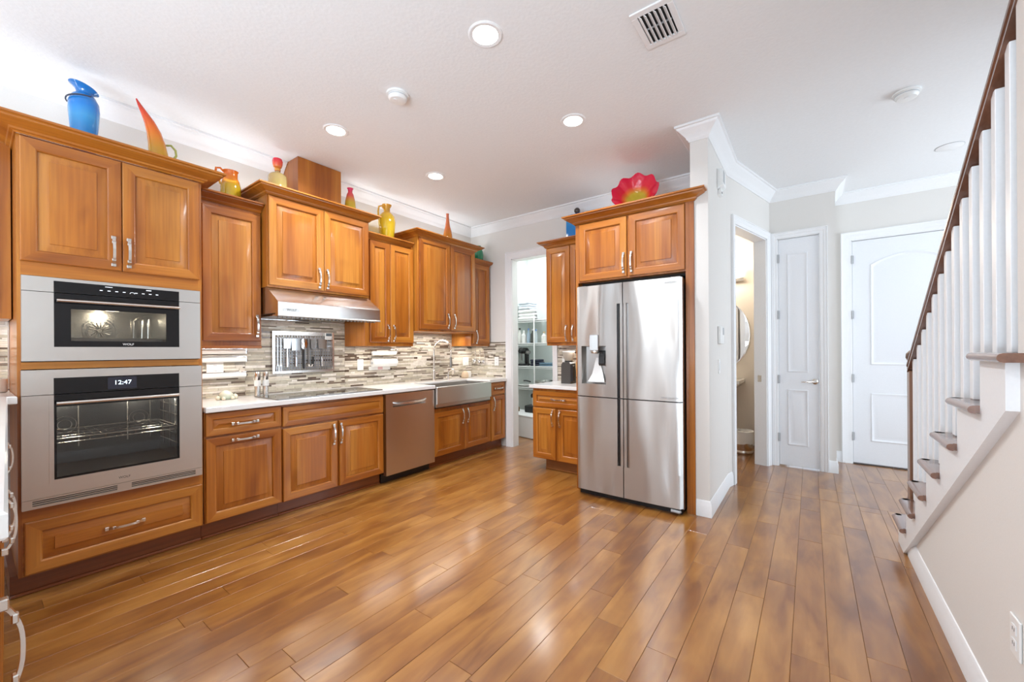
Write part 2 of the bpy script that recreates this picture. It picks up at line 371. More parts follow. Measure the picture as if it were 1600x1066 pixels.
# crown moulding
CP = [(0, 2.838), (.007, 2.838), (.012, 2.850), (.020, 2.856), (.024, 2.868), (.040, 2.885), (.066, 2.912), (.076, 2.920), (.080, 2.930), (.092, 2.934), (.092, CZ - .0005), (0, CZ - .0005)]
struct('trim_1', MB().sweep([(-5.0, WY_), (1.709, WY_)], CP), WHITE)
struct('trim_2', MB().sweep([(2.111, WY_), (BX, WY_), (BX, .735), (3.30, .735), (3.30, .61), (A.x, A.y), (B.x, B.y), (X0, -.205), (EX, -.205), (EX, -3.1)], CP), WHITE)
# baseboards
BP = [(0, 0), (.014, 0), (.014, .088), (.010, .096), (.010, .106), (.004, .119), (0, .121)]
e0 = ang(.085, 0, 0)
struct('baseboard_fridge_side', MB().sweep([(3.30, .704), (3.30, .61), (A.x, A.y), (e0[0], e0[1])], BP), WHITE)
struct('baseboard_right', MB().sweep([(3.38, SY), (-5.0, SY)], BP), WHITE)
struct('baseboard_entry', MB().sweep([(X0, -.146), (X0, -.205), (EX, -.205), (EX, -.272)], BP), WHITE)
# casings
def casing(name, fn, u0, u1, zt, w, wl=None, wr=None):
    """fn(u, out, z) -> world; flat frame around an opening, stepped profile"""
    mb = MB(); wl = wl or w; wr = wr or w
    loops = []
    for fr, o in ((0, 0), (0, .010), (.10, .013), (.45, .013), (.52, .017), (.85, .019), (.92, .024), (1, .022), (1, 0)):
        loops.append([fn(u0 - fr * wl, o, 0), fn(u0 - fr * wl, o, zt + fr * w), fn(u1 + fr * wr, o, zt + fr * w), fn(u1 + fr * wr, o, 0)])
    n = len(mb.v); mb.v += [p for l in loops for p in l]
    for a in range(len(loops) - 1):
        for i in range(3):
            mb.f.append((n + a * 4 + i, n + a * 4 + i + 1, n + (a + 1) * 4 + i + 1, n + (a + 1) * 4 + i)); mb.m.append(0)
    return struct(name, mb, WHITE)
def jamb(name, fn, u0, u1, zt, d, t=.012):
    mb = MB()
    for (a, b, z0, z1) in ((u0, u0 + t, 0, zt), (u1 - t, u1, 0, zt), (u0, u1, zt - t, zt)):
        q = MB().box(a, b, -d, 0, z0, z1); q.xf(lambda p: fn(p.x, p.y, p.z)); mb.add(q.v, q.f)
    return struct(name, mb, WHITE)
pf = lambda u, o, z: (BX - o, -u, z)          # u = -Y on the back wall
casing('trim_3', pf, -3.12, -2.50, 2.44, .088, wr=.064); jamb('trim_4', pf, -3.12, -2.50, 2.44, .12)
qf = lambda u, o, z: ang(u, -o, z)
casing('trim_5', qf, .17, 1.0, 2.43, .075); jamb('trim_6', qf, .17, 1.0, 2.43, .12)
part('strike_plate', angbox(MB(), .9865, .988, .05, .085, .90, .97), NICKEL, bpy.data.objects['trim_6'])
cf = lambda u, o, z: (X0 - o, -u, z)
casing('trim_7', cf, -.283, .078, 2.435, .066, wl=.055); jamb('trim_8', cf, -.283, .078, 2.435, .12, .006)
ef = lambda u, o, z: (EX - o, -u, z)
casing('trim_9', ef, .362, 1.28, 2.43, .09); jamb('trim_10', ef, .362, 1.28, 2.43, .12, .006)

# ------------------------------------------------------------------ white doors
def ringpanel(mb, outline, prof, mi=0):
    """outline(inset) -> list of (u, z); prof: (inset, depth out); returns loops in (u, w, z)"""
    return [[(u, w, z) for u, z in outline(i)] for i, w in prof]
def rect(u0, u1, z0, z1): return lambda i: [(u0 + i, z0 + i), (u1 - i, z0 + i), (u1 - i, z1 - i), (u0 + i, z1 - i)]
def arch(u0, u1, z0, z1, rise, n=10):
    def f(i):
        a, b = u0 + i, u1 - i; l = [(a, z0 + i), (b, z0 + i)]
        for k in range(n + 1):
            t = k / n; u = b + (a - b) * t; l.append((u, z1 - i + rise * (1 - (2 * t - 1) ** 2)))
        return l
    return f
def house_door(name, fn, u0, u1, z1, panels, t=.035):
    root = structroot(name, fn((u0 + u1) / 2, 0, 0)); zb = .014
    slab = MB().box(u0, u1, -t, -.006, zb, z1, 0, .002)
    slab.xf(lambda p: fn(p.x, p.y, p.z)); part('slab', slab, DOORW, root)
    # stiles and rails: raised border built as plate with the panels sunk in
    for pn in panels:
        o = arch(*pn[:4], pn[4]) if len(pn) > 4 else rect(*pn)
        lp = ringpanel(None, o, [(-.014, -.0065), (-.010, .000), (-.004, .0015), (.0, -.001), (.012, -.005), (.016, -.0055), (.045, -.001), (.05, -.0005)])
        m = MB().rings([[fn(*p) for p in l] for l in lp], cap0=False); part('panel', m, DOORW, root)
    return root
d1 = house_door('door_1', lambda u, o, z: (X0 - o + .004, -u, z), -.272, .070, 2.425, [(-.185, -.035, 1.02, 2.25), (-.185, -.035, .245, .81)])
d2 = house_door('door_2', lambda u, o, z: (EX - o + .004, -u, z), .37, 1.272, 2.42, [(.53, 1.11, 1.09, 2.14, .10), (.53, 1.11, .27, .76)])
def hinge(root, x, y, z):
    m = MB().tube([(x - .012, y, z - .045), (x - .012, y, z + .045)], .006, 8).box(x - .010, x - .003, y - .014, y + .014, z - .044, z + .044); part('hinge', m, GREYP, root)
for z in (.31, .93, 1.62, 2.22): hinge(d1, X0, .279, z)
for z in (.30, .93, 1.62, 2.22): hinge(d2, EX, -.366, z)
mb = MB().lathe([(.001, 0), (.030, 0), (.030, .006), (.022, .014), (.011, .018), (.011, .045), (.001, .046)], (0, 0, 0), 18, axis=0).xf(lambda p: (X0 - p.x + .008, p.y - .036, p.z + .915))
mb.tube([(X0 - .035, -.036, .915), (X0 - .045, -.03, .915), (X0 - .048, .0, .915), (X0 - .046, .045, .911), (X0 - .044, .078, .908)], [.010, .011, .009, .007, .004], 10)
part('lever_handle', mb, NICKEL, d1)
solo('door_stop', MB().lathe([(.012, 0), (.012, .006), (.004, .008), (.004, .055), (.009, .057), (.009, .07)], (0, 0, 0), 12, axis=1).xf(lambda p: (p.x + 5.5, -.222 - p.y * .9, p.z + .05)), NICKEL,
     'small metal door stop on the baseboard beside the tall white entry door', 'door stop', (5.5, -.222, .05))

# ------------------------------------------------------------------ cabinet kit
def kL(F): return lambda u, o, z: (u, F - o, z)          # left wall: u = X, front plane Y = F
def kB(F): return lambda u, o, z: (F - o, -u, z)         # back wall: u = -Y, front plane X = F
def pullmesh():
    mb = MB(); n = 14; pts = []; ws = []
    for i in range(n + 1):
        t = -1 + 2 * i / n; pts.append((0, -.008 - .024 * (1 - abs(t) ** 2.6), t * .078)); ws.append(.0125 + .007 * abs(t) ** 6)
    mb.strap(pts, (1, 0, 0), ws, .006)
    for s_ in (-1, 1):
        mb.box(-.0105, .0105, -.016, 0, s_ * .078 - .0095, s_ * .078 + .0095, 0, .002); mb.box(-.009, .009, -.0275, -.018, s_ * .05 - .008, s_ * .05 + .008, 0, .002)
    return mb.mesh('handle', NICKEL)
PULL = pullmesh()
def place_pull(parent, fn, u, o, z, horiz, back):
    rot = (0, R(90) if horiz else 0, R(-90) if back else 0); return inst('handle', PULL, parent, fn(u, o, z), rot)
FR = [(.0, .0), (.0, .016), (.004, .0195), (.008, .0195), (.050, .0195), (.054, .018), (.060, .011), (.060, .005)]
def front(root, fn, u0, u1, z0, z1, name, back, flat=False, stile=None, hz=None):
    """raised-panel door or drawer front standing on plane o = 0.001"""
    hmat = WY if back else WX; w = u1 - u0; h = z1 - z0
    k = min(1.0, (min(w, h) - .03) / .16) if min(w, h) < .19 else 1.0
    loops = [[fn(u, .001 + o, z) for u, z in rect(u0, u1, z0, z1)(i * k)] for i, o in FR]
    d = part(name, MB().rings(loops, cap0=True, cap1=False, mis=[1, 0, 1, 0]), [WV, hmat], root)
    e = .060 * k
    pr = [(e - .002, .004), (e + .004 * k, .0045), (e + .040 * k, .0145), (e + .0415 * k, .0185)] if not flat else [(e - .002, .009), (e + .002, .010)]
    lp = [[fn(u, .001 + o, z) for u, z in rect(u0, u1, z0, z1)(i)] for i, o in pr]
    part('raised_panel', MB().rings(lp, cap0=False), hmat if (name == 'drawer_front' or hz) else WV, d)
    return d
def crown(root, path, z, h, pr, m, name='crown_moulding'):
    pts = [(0, 0), (.006, 0), (.010, .10), (.20, .16), (.24, .30), (.42, .42), (.70, .60), (.82, .66), (.84, .78), (1.0, .84), (1.0, 1.0), (0, 1.0)]
    prof = [((o * pr if o > .011 else o), z + q * h) for o, q in pts]
    return part(name, MB().sweep(path, prof), m, root)
def cabinet(name, label, back, F, u0, u1, dep, z0, z1, doors=(), drawers=(), group=None, toe=None, body=True, cat='cabinet'):
    fn = (kB if back else kL)(F); base = fn((u0 + u1) / 2, -dep / 2, 0 if toe else z0); root = thing(name, label, cat, base, group)
    if body:
        mb = MB().box(u0, u1, -dep, 0, z0, z1, 0, .0015); mb.xf(lambda p: fn(p.x, p.y, p.z)); part('carcass', mb, WV, root)
    if toe:
        t0, t1 = (u0, u1) if toe is True else toe
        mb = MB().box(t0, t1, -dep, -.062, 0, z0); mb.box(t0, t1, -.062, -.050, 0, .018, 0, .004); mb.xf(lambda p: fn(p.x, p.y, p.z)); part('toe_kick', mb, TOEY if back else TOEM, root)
    for d in doors:   # (u0,u1,z0,z1, handle u or None, handle z, horizontal?)
        q = front(root, fn, *d[:4], 'door', back)
        if d[4] is not None: place_pull(q, fn, d[4], .0205, d[5], len(d) > 6 and d[6], back)
    for d in drawers:
        q = front(root, fn, *d[:4], 'drawer_front', back, flat=len(d) > 6)
        if d[4] is not None: place_pull(q, fn, d[4], .0205, d[5], True, back)
    return root, fn

# --- tall oven cabinet
FB = 3.235
tall = thing('oven_cabinet', 'tall cherry cabinet that houses the two wall ovens, at the left', 'cabinet', (.5425, 3.53, 0)); fn = kL(FB)
for a, b in ((.155, .168), (.911, .930)):
    part('side_panel', MB().box(a, b, FB, 3.82, .115, 2.38), WV, tall)
part('upper_carcass', MB().box(.168, .911, FB, 3.82, 1.662, 2.38), WX, tall)
part('middle_rail', MB().box(.168, .911, FB, 3.82, 1.176, 1.213), WX, tall)
part('lower_carcass', MB().box(.168, .911, FB, 3.82, .115, .455), WX, tall)
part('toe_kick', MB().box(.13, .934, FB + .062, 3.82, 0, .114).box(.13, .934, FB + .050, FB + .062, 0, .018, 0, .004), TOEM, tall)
for a, b, hu in ((.166, .543, .507), (.547, .914, .572)):
    q = front(tall, fn, a, b, 1.733, 2.368, 'door', False); place_pull(q, fn, hu, .0205, 1.84, False, False)
q = front(tall, fn, .176, .920, .125, .392, 'drawer_front', False, hz=True); place_pull(q, fn, .55, .0205, .262, True, False)
crown(tall, [(.155, 3.82), (.155, FB - .02), (.930, FB - .02), (.930, 3.82)], 2.374, .068, .105, WX)

# --- wall cabinets
FU = 3.475 + .02
root, fn = cabinet('wall_cabinet', 'single door cherry wall cabinet between the oven tower and the range hood', False, FU, .993, 1.392, .325, 1.305, 2.385,
    doors=[(1.003, 1.385, 1.342, 2.325, 1.352, 1.46)])
crown(root, [(.993, FU), (1.392, FU)], 2.352, .066, .07, WX)
part('filler', MB().box(.934, .993, FU, 3.82, 1.305, 2.385), WV, root)
part('light_rail', MB().box(.993, 1.392, FU - .012, FU + .02, 1.286, 1.306, 0, .004), WX, root)
FH = 3.40
root, fn = cabinet('hood_cabinet', 'tall cherry wall cabinet above the range hood, deeper than its neighbours', False, FH, 1.398, 2.295, .42, 1.767, 2.505,
    doors=[(1.407, 1.848, 1.783, 2.482, 1.802, 1.885), (1.853, 2.288, 1.783, 2.482, 1.874, 1.885)])
crown(root, [(1.398, 3.82), (1.398, FH - .01), (2.295, FH - .01), (2.295, 3.82)], 2.488, .064, .085, WX)
solo('duct_enclosure', MB().box(1.712, 2.110, 3.55, 3.822, 2.51, CZ - .003, 0, .001), WV, 'plain cherry duct cover box rising from the hood cabinet to the ceiling', 'duct cover', (1.911, 3.69, 2.51))
root, fn = cabinet('wall_cabinet', 'narrow two door cherry wall cabinet right of the range hood', False, FU - .02, 2.300, 2.895, .345, 1.308, 2.385,
    doors=[(2.352, 2.588, 1.345, 2.352, 2.556, 1.44), (2.592, 2.888, 1.345, 2.352, 2.626, 1.44)])
crown(root, [(2.300, FU - .02), (2.860, FU - .02)], 2.352, .062, .07, WX)
root, fn = cabinet('sink_cabinet', 'two door cherry wall cabinet above the sink, stepped forward with a crown', False, FH, 2.900, 3.820, .42, 1.472, 2.525,
    doors=[(2.912, 3.372, 1.495, 2.495, 3.325, 1.60), (3.384, 3.805, 1.495, 2.495, 3.428, 1.60)])
crown(root, [(2.900, 3.82), (2.900, FH - .01), (3.820, FH - .01), (3.820, 3.82)], 2.490, .064, .085, WX)
root, fn = cabinet('wall_cabinet', 'narrow single door cherry wall cabinet in the far corner of the kitchen', False, FU - .02, 3.824, 4.19, .345, 1.315, 2.40,
    doors=[(3.85, 4.175, 1.345, 2.37, 3.90, 1.43)])
crown(root, [(3.824, FU - .02), (4.19, FU - .02), (4.19, 3.82)], 2.374, .062, .05, WX)
root, fn = cabinet('wall_cabinet', 'cherry wall cabinet at the far left edge, left of the oven tower', False, FU, -.75, .150, .325, 1.447, 2.40,
    doors=[(-.32, .10, 1.475, 2.375, -.28, 1.58)])
crown(root, [(-.75, FU), (.150, FU)], 2.392, .066, .085, WX)

# --- base cabinets, left wall
H = .857
root, fn = cabinet('base_cabinet', 'cherry base cabinet with drawer and wide pull-out door next to the ovens', False, FB, .936, 1.4185, .585, .115, H - .002,
    doors=[(.942, 1.416, .122, .683, 1.172, .652, True)], drawers=[(.942, 1.416, .697, .848, 1.172, .763)], toe=True)
root, fn = cabinet('base_cabinet', 'cherry base cabinet under the black cooktop with a false drawer and two doors', False, FB, 1.4195, 2.330, .585, .115, H - .002,
    doors=[(1.428, 1.866, .118, .672, 1.828, .565), (1.884, 2.322, .118, .672, 1.892, .565)], drawers=[(1.428, 2.322, .688, .838, None, 0, 1)], toe=True)
root, fn = cabinet('base_cabinet', 'cherry base cabinet below the stainless apron sink', False, FB, 2.946, 3.900, .585, .115, .640,
    doors=[(2.953, 3.420, .125, .595, 3.382, .51), (3.428, 3.892, .125, .595, 3.466, .51)], toe=True)
part('side_panel', MB().box(2.9455, 2.9465, FB, 3.82, .64, .855).box(3.852, 3.900, FB, 3.82, .641, .855), WV, root)
root, fn = cabinet('base_cabinet', 'narrow cherry base cabinet with one small drawer beside the pantry doorway', False, FB, 3.9015, 4.205, .585, .115, H - .002,
    doors=[(3.910, 4.190, .118, .682, 3.945, .585)], drawers=[(3.910, 4.190, .697, .850, 4.05, .775)], toe=True)

# --- dishwasher
dw = thing('dishwasher', 'stainless dishwasher with a pocket handle, left of the sink', 'dishwasher', (2.638, 3.5, 0))
part('tub', MB().box(2.338, 2.940, 3.24, 3.80, .09, .85), BLACK, dw)
mb = MB()   # door with a sunk pocket
x0, x1, yb, yf, z0, z1 = 2.336, 2.940, 3.238, 3.196, .085, .848; px0, px1, pz0, pz1 = 2.414, 2.818, .722, .768
for a, b, c, d in ((x0, px0, z0, z1), (px1, x1, z0, z1), (px0, px1, z0, pz0), (px0, px1, pz1, z1)): mb.box(a, b, yf, yb, c, d)
part('door', mb, steel('dishwasher_steel', (0.66, 0.61, 0.57), 0.345, 0.9, 'Z', streak=(1.2, 1.2, 60), arot=0.25), dw, smooth=0)
pk = MB().rings([[(px0 + i, y, pz0 + i * .3), (px1 - i, y, pz0 + i * .3), (px1 - i, y, pz1 - i * .2), (px0 + i, y, pz1 - i * .2)] for i, y in ((0, 3.196), (.012, 3.215), (.03, 3.232))], cap0=False)
part('pocket', pk, STEEL, dw)
part('handle', MB().strap([(px0 - .004, 3.194, pz1 - .002), (px0 + .05, 3.180, pz1 - .014), ((px0 + px1) / 2, 3.172, pz1 - .018), (px1 - .05, 3.180, pz1 - .014), (px1 + .004, 3.194, pz1 - .002)], (0, .25, 1), [.012, .02, .024, .02, .012], .006), NICKEL, dw)
part('kick_plate', MB().box(2.338, 2.940, 3.285, 3.30, .0, .082), BLACK, dw)

# --- countertop
ct = MB(); yf = 3.188; yb = 3.822
outline = [(.936, yf), (2.947, yf), (2.947, 3.585), (3.852, 3.585), (3.852, yf), (4.214, yf), (4.214, yb), (.936, yb)]
def slab(mb, poly, z0, z1, ch=.003):
    """prism with chamfered top and bottom edge"""
    def inset(d):
        out = []; n = len(poly)
        for i in range(n):
            p0, p1, p2 = Vector(poly[i - 1]), Vector(poly[i]), Vector(poly[(i + 1) % n]); d0 = (p1 - p0).normalized(); d1 = (p2 - p1).normalized()
            n0 = Vector((-d0.y, d0.x)); n1 = Vector((-d1.y, d1.x)); m = n0 + n1; m = m / m.dot(n0); out.append(p1 + m * d)
        return out
    lp = []
    for d, z in ((ch, z0), (0, z0 + ch), (0, z1 - ch), (ch, z1)): lp.append([(p.x, p.y, z) for p in inset(d)])
    return mb.rings(lp)
solo('countertop', slab(ct, outline, .857, .893), QUARTZ, 'long white quartz countertop along the left wall around cooktop and sink', 'countertop', (2.5, 3.5, .857))
# --- sink
sk = thing('sink', 'stainless steel apron-front farmhouse sink', 'sink', (3.40, 3.38, .645))
a0, a1 = 2.9485, 3.8505
part('apron', MB().box(a0, a1, 3.165, 3.183, .688, .872, 0, .004), steel('apron_steel', (0.62, 0.61, 0.59), 0.345, 0.9, 'Z', streak=(1.2, 1.2, 60), arot=0.25), sk)
part('basin', MB().box(a0, a0 + .012, 3.184, 3.583, .642, .872).box(a1 - .012, a1, 3.184, 3.583, .642, .872).box(a0, a1, 3.571, 3.583, .642, .872).box(a0 + .012, a1 - .012, 3.184, 3.192, .642, .872).box(a0, a1, 3.184, 3.583, .6415, .652), STEEL, sk, smooth=0)
part('drain', MB().lathe([(.04, .652), (.045, .6535), (.045, .655), (.02, .6545)], (3.4, 3.40, 0), 20), CHROME, sk)
# --- faucet
fc = thing('faucet', 'tall spring gooseneck pull-down kitchen faucet behind the sink', 'faucet', (3.40, 3.70, .893))
fx, fy = 3.40, 3.70
part('base', MB().lathe([(.030, .893), (.030, .900), (.022, .906), (.0205, 1.02), (.015, 1.026)], (fx, fy, 0), 20), NICKEL, fc)
arc = [(fx, fy, 1.026), (fx, fy, 1.26)] + [(fx + .115 - .115 * math.cos(t), fy - .03 * (1 - math.cos(t)), 1.26 + .125 * math.sin(t)) for t in [PI * k / 14 for k in range(1, 15)]] + [(fx + .23, fy - .06, 1.17)]
part('gooseneck', MB().tube(arc, .0105, 12), NICKEL, fc)
coil = []
for k in range(0, 361):
    t = k / 360 * (len(arc) - 2); i = int(t); f_ = t - i; p = Vector(arc[i + 1 if i + 1 < len(arc) else i]).lerp(Vector(arc[min(i + 2, len(arc) - 1)]), f_); p = Vector(arc[min(i, len(arc) - 1)]).lerp(Vector(arc[min(i + 1, len(arc) - 1)]), f_)
    w = k * .9; coil.append((p.x + .0125 * math.cos(w), p.y + .0125 * math.sin(w), p.z + .004 * math.sin(w + 1)))
part('spring', MB().tube(coil[60:], .0018, 5), NICKEL, fc)
part('spray_head', MB().lathe([(.010, 1.05), (.017, 1.055), (.017, 1.11), (.013, 1.13), (.013, 1.175)], (fx + .23, fy - .06, 0), 16), STEELD, fc)
part('support_arm', MB().tube([(fx, fy, 1.14), (fx + .12, fy - .03, 1.14), (fx + .21, fy - .055, 1.14)], .005, 8), NICKEL, fc)
part('lever', MB().tube([(fx + .02, fy, .985), (fx + .05, fy - .01, .99), (fx + .085, fy - .02, 1.03)], [.008, .007, .005], 10), NICKEL, fc)
st = thing('filtered_water_tap', 'small chrome filtered water tap right of the tall faucet', 'faucet', (3.66, 3.72, .893))
part('stem', MB().lathe([(.017, .893), (.017, .90), (.010, .91), (.008, .955)], (3.66, 3.72, 0), 14), CHROME, st)
part('spout', MB().tube([(3.66, 3.72, .95)] + [(3.66 + .045 - .045 * math.cos(t), 3.72 - .03 * (1 - math.cos(t)) / 2, .98 + .04 * math.sin(t)) for t in [PI * k / 8 for k in range(9)]] + [(3.75, 3.69, .965)], .006, 10), CHROME, st)
part('lever', MB().tube([(3.655, 3.72, .945), (3.625, 3.715, .95), (3.61, 3.712, .958)], [.006, .004, .003], 8), CHROME, st)
# --- cooktop
ck = thing('cooktop', 'black glass induction cooktop set on the white counter', 'cooktop', (1.85, 3.36, .894))
part('glass_top', slab(MB(), [(1.385, 3.130), (2.302, 3.130), (2.302, 3.60), (1.385, 3.60)][:0] or [(1.392, 3.212), (2.306, 3.212), (2.306, 3.605), (1.392, 3.605)], .8935, .901, .002), BLKGLS, ck)
part('trim_frame', MB().sweep([(1.392, 3.212), (1.392, 3.605), (2.306, 3.605), (2.306, 3.212), (1.392, 3.212)], [(-.004, .8935), (0, .8935), (0, .902), (-.004, .902)]), STEELD, ck)
for bx, by, br in ((1.58, 3.48, .09), (1.58, 3.31, .07), (1.85, 3.42, .11), (2.12, 3.49, .075), (2.12, 3.32, .085)):
    mb = MB().lathe([(br, .9012), (br, .9014), (br - .003, .9014), (br - .003, .9012)], (bx, by, 0), 36, cap0=False, cap1=False); part('burner_ring', mb, GREYP, ck)
part('touch_controls', MB().box(1.70, 2.0, 3.222, 3.24, .9011, .9013), GREYP, ck)

# --- range hood
hd = thing('range_hood', 'stainless steel wedge range hood under the tall hood cabinet', 'range hood', (1.85, 3.6, 1.52))
x0, x1 = 1.398, 2.290
prof = [(3.82, 1.765), (3.405, 1.765), (3.225, 1.645), (3.215, 1.635), (3.215, 1.535), (3.222, 1.528), (3.26, 1.528), (3.26, 1.555), (3.82, 1.555)]
part('canopy', MB().prism(prof, 0, x0, x1), steel('hood_steel', (0.62, 0.60, 0.57), 0.24, 0.5, 'Y', streak=(1.2, 60, 60)), hd, smooth=20)
part('rail_lip', MB().box(x0 - .002, x1 + .002, 3.205, 3.224, 1.527, 1.540, 0, .004), STEEL, hd)
for k in range(3):
    q = x0 + .02 + k * .285; mb = MB()
    for j in range(13): mb.box(q + .008 + j * .0205, q + .022 + j * .0205, 3.30, 3.75, 1.538, 1.552)
    mb.box(q, q + .275, 3.285, 3.30, 1.536, 1.554).box(q, q + .275, 3.75, 3.765, 1.536, 1.554); part('baffle_filter', mb, CHROME, hd, smooth=0)
for k in range(26): part('vent_tooth', MB().box(x0 + .02 + k * .0335, x0 + .038 + k * .0335, 3.262, 3.275, 1.520, 1.555), STEELD, hd, smooth=0)
bd = part('badge', MB().box(1.434, 1.556, 3.2105, 3.2155, 1.566, 1.592, 0, .001), STEEL, hd)
text('lettering', 'WOLF', .026, BLACK, bd, (1.495, 3.210, 1.579), (R(90), 0, 0))

# --- ovens
CAV = simple('oven_enamel', (0.022, 0.024, 0.028), 0.3); WARM = emit('oven_bulb', (1.0, 0.86, 0.62), 18)
CAV2 = simple('steam_oven_cavity', (0.50, 0.48, 0.44), 0.25, metal=0.8)
def oven_box(root, x0, x1, y0, y1, z0, z1, m):
    t = .006; mb = MB().box(x0, x1, y1, y1 + t, z0, z1).box(x0 - t, x0, y0, y1 + t, z0, z1).box(x1, x1 + t, y0, y1 + t, z0, z1).box(x0, x1, y0, y1 + t, z0 - t, z0).box(x0, x1, y0, y1 + t, z1, z1 + t)
    return part('cavity', mb, m, root, smooth=0)
def frame(mb, x0, x1, z0, z1, X0_, X1_, Z0_, Z1_, y0, y1, b=0):
    for a, c, d, e in ((x0, X0_, z0, z1), (X1_, x1, z0, z1), (X0_, X1_, z0, Z0_), (X0_, X1_, Z1_, z1)): mb.box(a, c, y0, y1, d, e, 0, b)
    return mb
ov = thing('steam_oven', 'upper stainless convection steam oven with a lit black glass window', 'oven', (.539, 3.4, 1.2175))
yf = 3.196; yb = 3.232
OST = steel('oven_steel', (0.585, 0.56, 0.53), 0.335, 0.4, 'Z')
part('upper_fascia', frame(MB(), .168, .910, 1.580, 1.656, .277, .801, 1.580, 1.640, yf, yb), OST, ov, smooth=0)
part('door_frame', frame(MB(), .168, .910, 1.218, 1.577, .277, .801, 1.292, 1.577, yf, yb), OST, ov, smooth=0)
part('control_glass', MB().box(.277, .801, yf + .001, yb - .002, 1.580, 1.640), BLKGLS, ov)
part('door_glass', frame(MB(), .277, .801, 1.292, 1.577, .338, .738, 1.324, 1.496, yf + .001, yf + .008), BLKGLS, ov, smooth=0)
part('window_pane', MB().box(.338, .738, yf + .003, yf + .006, 1.324, 1.496), PANE, ov)
oven_box(ov, .325, .752, yf + .012, 3.62, 1.312, 1.510, CAV2)
fan = MB()
for rr in (.055, .062, .075): fan.tube([(.505 + rr * math.cos(2 * PI * k / 24), 3.610, 1.400 + rr * math.sin(2 * PI * k / 24)) for k in range(24)], .0022, 6, closed=True)
for k in range(16): fan.tube([(.505 + .012 * math.cos(2 * PI * k / 16), 3.612, 1.40 + .012 * math.sin(2 * PI * k / 16)), (.505 + .055 * math.cos(2 * PI * k / 16 + .3), 3.612, 1.40 + .055 * math.sin(2 * PI * k / 16 + .3))], .0018, 5)
part('fan_guard', fan, CHROME, ov)
part('oven_lamp', MB().lathe([(.012, 0), (.012, .01), (.006, .014)], (0, 0, 0), 12, axis=1).xf(lambda p: (p.x + .50, 3.618 - p.y, p.z + 1.49)), WARM, ov)
part('rack_guide', MB().tube([(.66, 3.59, 1.345), (.66, 3.59, 1.46), (.672, 3.57, 1.485), (.70, 3.5, 1.49)], .006, 8).tube([(.70, 3.58, 1.335), (.70, 3.58, 1.47)], .006, 8).tube([(.725, 3.55, 1.335), (.725, 3.55, 1.48)], .006, 8), CHROME, ov)
part('water_tray', MB().box(.335, .742, 3.30, 3.58, 1.318, 1.345, 0, .004), STEELD, ov)
part('handle', MB().tube([(.284, 3.155, 1.535), (.794, 3.155, 1.535)], .0085, 12).tube([(.31, 3.155, 1.535), (.31, 3.198, 1.535)], .006, 8).tube([(.768, 3.155, 1.535), (.768, 3.198, 1.535)], .006, 8), NICKEL, ov)
INK = emit('control_print', (0.75, 0.77, 0.80), 0.5)
for k in range(8): part('control_mark', MB().box(.448 + k * .0315 + (k > 3) * .02, .460 + k * .0315 + (k > 3) * .02, yf + .0002, yf + .0012, 1.607, 1.611), INK, ov)
part('control_mark', MB().tube([(.583 + .010 * math.cos(PI * k / 6), yf + .0006, 1.603 + .008 * math.sin(PI * k / 6)) for k in range(7)], .0011, 5), INK, ov)
part('control_mark', MB().box(.47, .50, yf + .0002, yf + .0012, 1.629, 1.632), INK, ov)
part('control_mark', MB().box(.645, .668, yf + .0002, yf + .0012, 1.628, 1.633), INK, ov)
text('badge', 'WOLF', .017, PLASTIC, ov, (.565, yf, 1.307), (R(90), 0, 0))

def bulb(name, loc, p, col):
    d = bpy.data.lights.new(name, 'POINT'); d.energy = p; d.color = col; d.shadow_soft_size = .03; o = bpy.data.objects.new(name, d); C.objects.link(o); o.location = loc
bulb('steam_oven_bulb', (.53, 3.40, 1.485), 1.2, (1, .9, .74)); bulb('wall_oven_bulb', (.72, 3.34, .97), 4.0, (1, .93, .80)); bulb('wall_oven_bulb', (.36, 3.34, .97), 3.4, (1, .93, .80))
lo = thing('wall_oven', 'large stainless wall oven below the steam oven, clock reading 12:47', 'oven', (.54, 3.4, .459))
part('upper_fascia', frame(MB(), .166, .916, 1.043, 1.172, .275, .799, 1.043, 1.128, yf, yb), OST, lo, smooth=0)
part('door_frame', frame(MB(), .166, .916, .510, 1.040, .275, .799, .594, 1.040, yf, yb), OST, lo, smooth=0)
part('inner_bezel', frame(MB(), .258, .817, .578, 1.040, .275, .799, .594, 1.040, yf - .003, yf), OST, lo, smooth=0)
part('control_glass', MB().box(.275, .799, yf + .001, yb - .002, 1.043, 1.128), BLKGLS, lo)
dp = part('display', MB().box(.478, .600, yf + .0002, yf + .0008, 1.052, 1.120), simple('display_screen', (0.015, 0.017, 0.03), 0.1), lo)
text('clock', '12:47', .034, emit('clock_digits', (0.75, 0.9, 1.0), 1.6), dp, (.54, yf - .0008, 1.088), (R(90), 0, 0), .0003)
part('door_glass', frame(MB(), .275, .799, .594, 1.040, .285, .789, .604, .975, yf + .001, yf + .008), BLKGLS, lo, smooth=0)
part('window_pane', MB().box(.285, .789, yf + .003, yf + .006, .604, .975), PANE, lo)
oven_box(lo, .262, .812, yf + .012, 3.68, .585, 1.0, CAV)
def rack(z, y0, y1):
    mb = MB()
    for y in (y0, y1): mb.tube([(.275, y, z), (.80, y, z)], .0035, 6)
    for k in range(18): mb.tube([(.285 + k * .0296, y0, z + .002), (.285 + k * .0296, y1, z + .002)], .0018, 5)
    for y in (y0 + .12, y0 + .24, y0 + .36): mb.tube([(.275, y, z - .003), (.80, y, z - .003)], .0022, 5)
    mb.tube([(.275, y0, z - .022), (.80, y0, z - .022)], .0028, 6)
    for k in range(9): mb.tube([(.285 + k * .063, y0, z), (.285 + k * .063, y0, z - .022)], .0018, 5)
    return mb
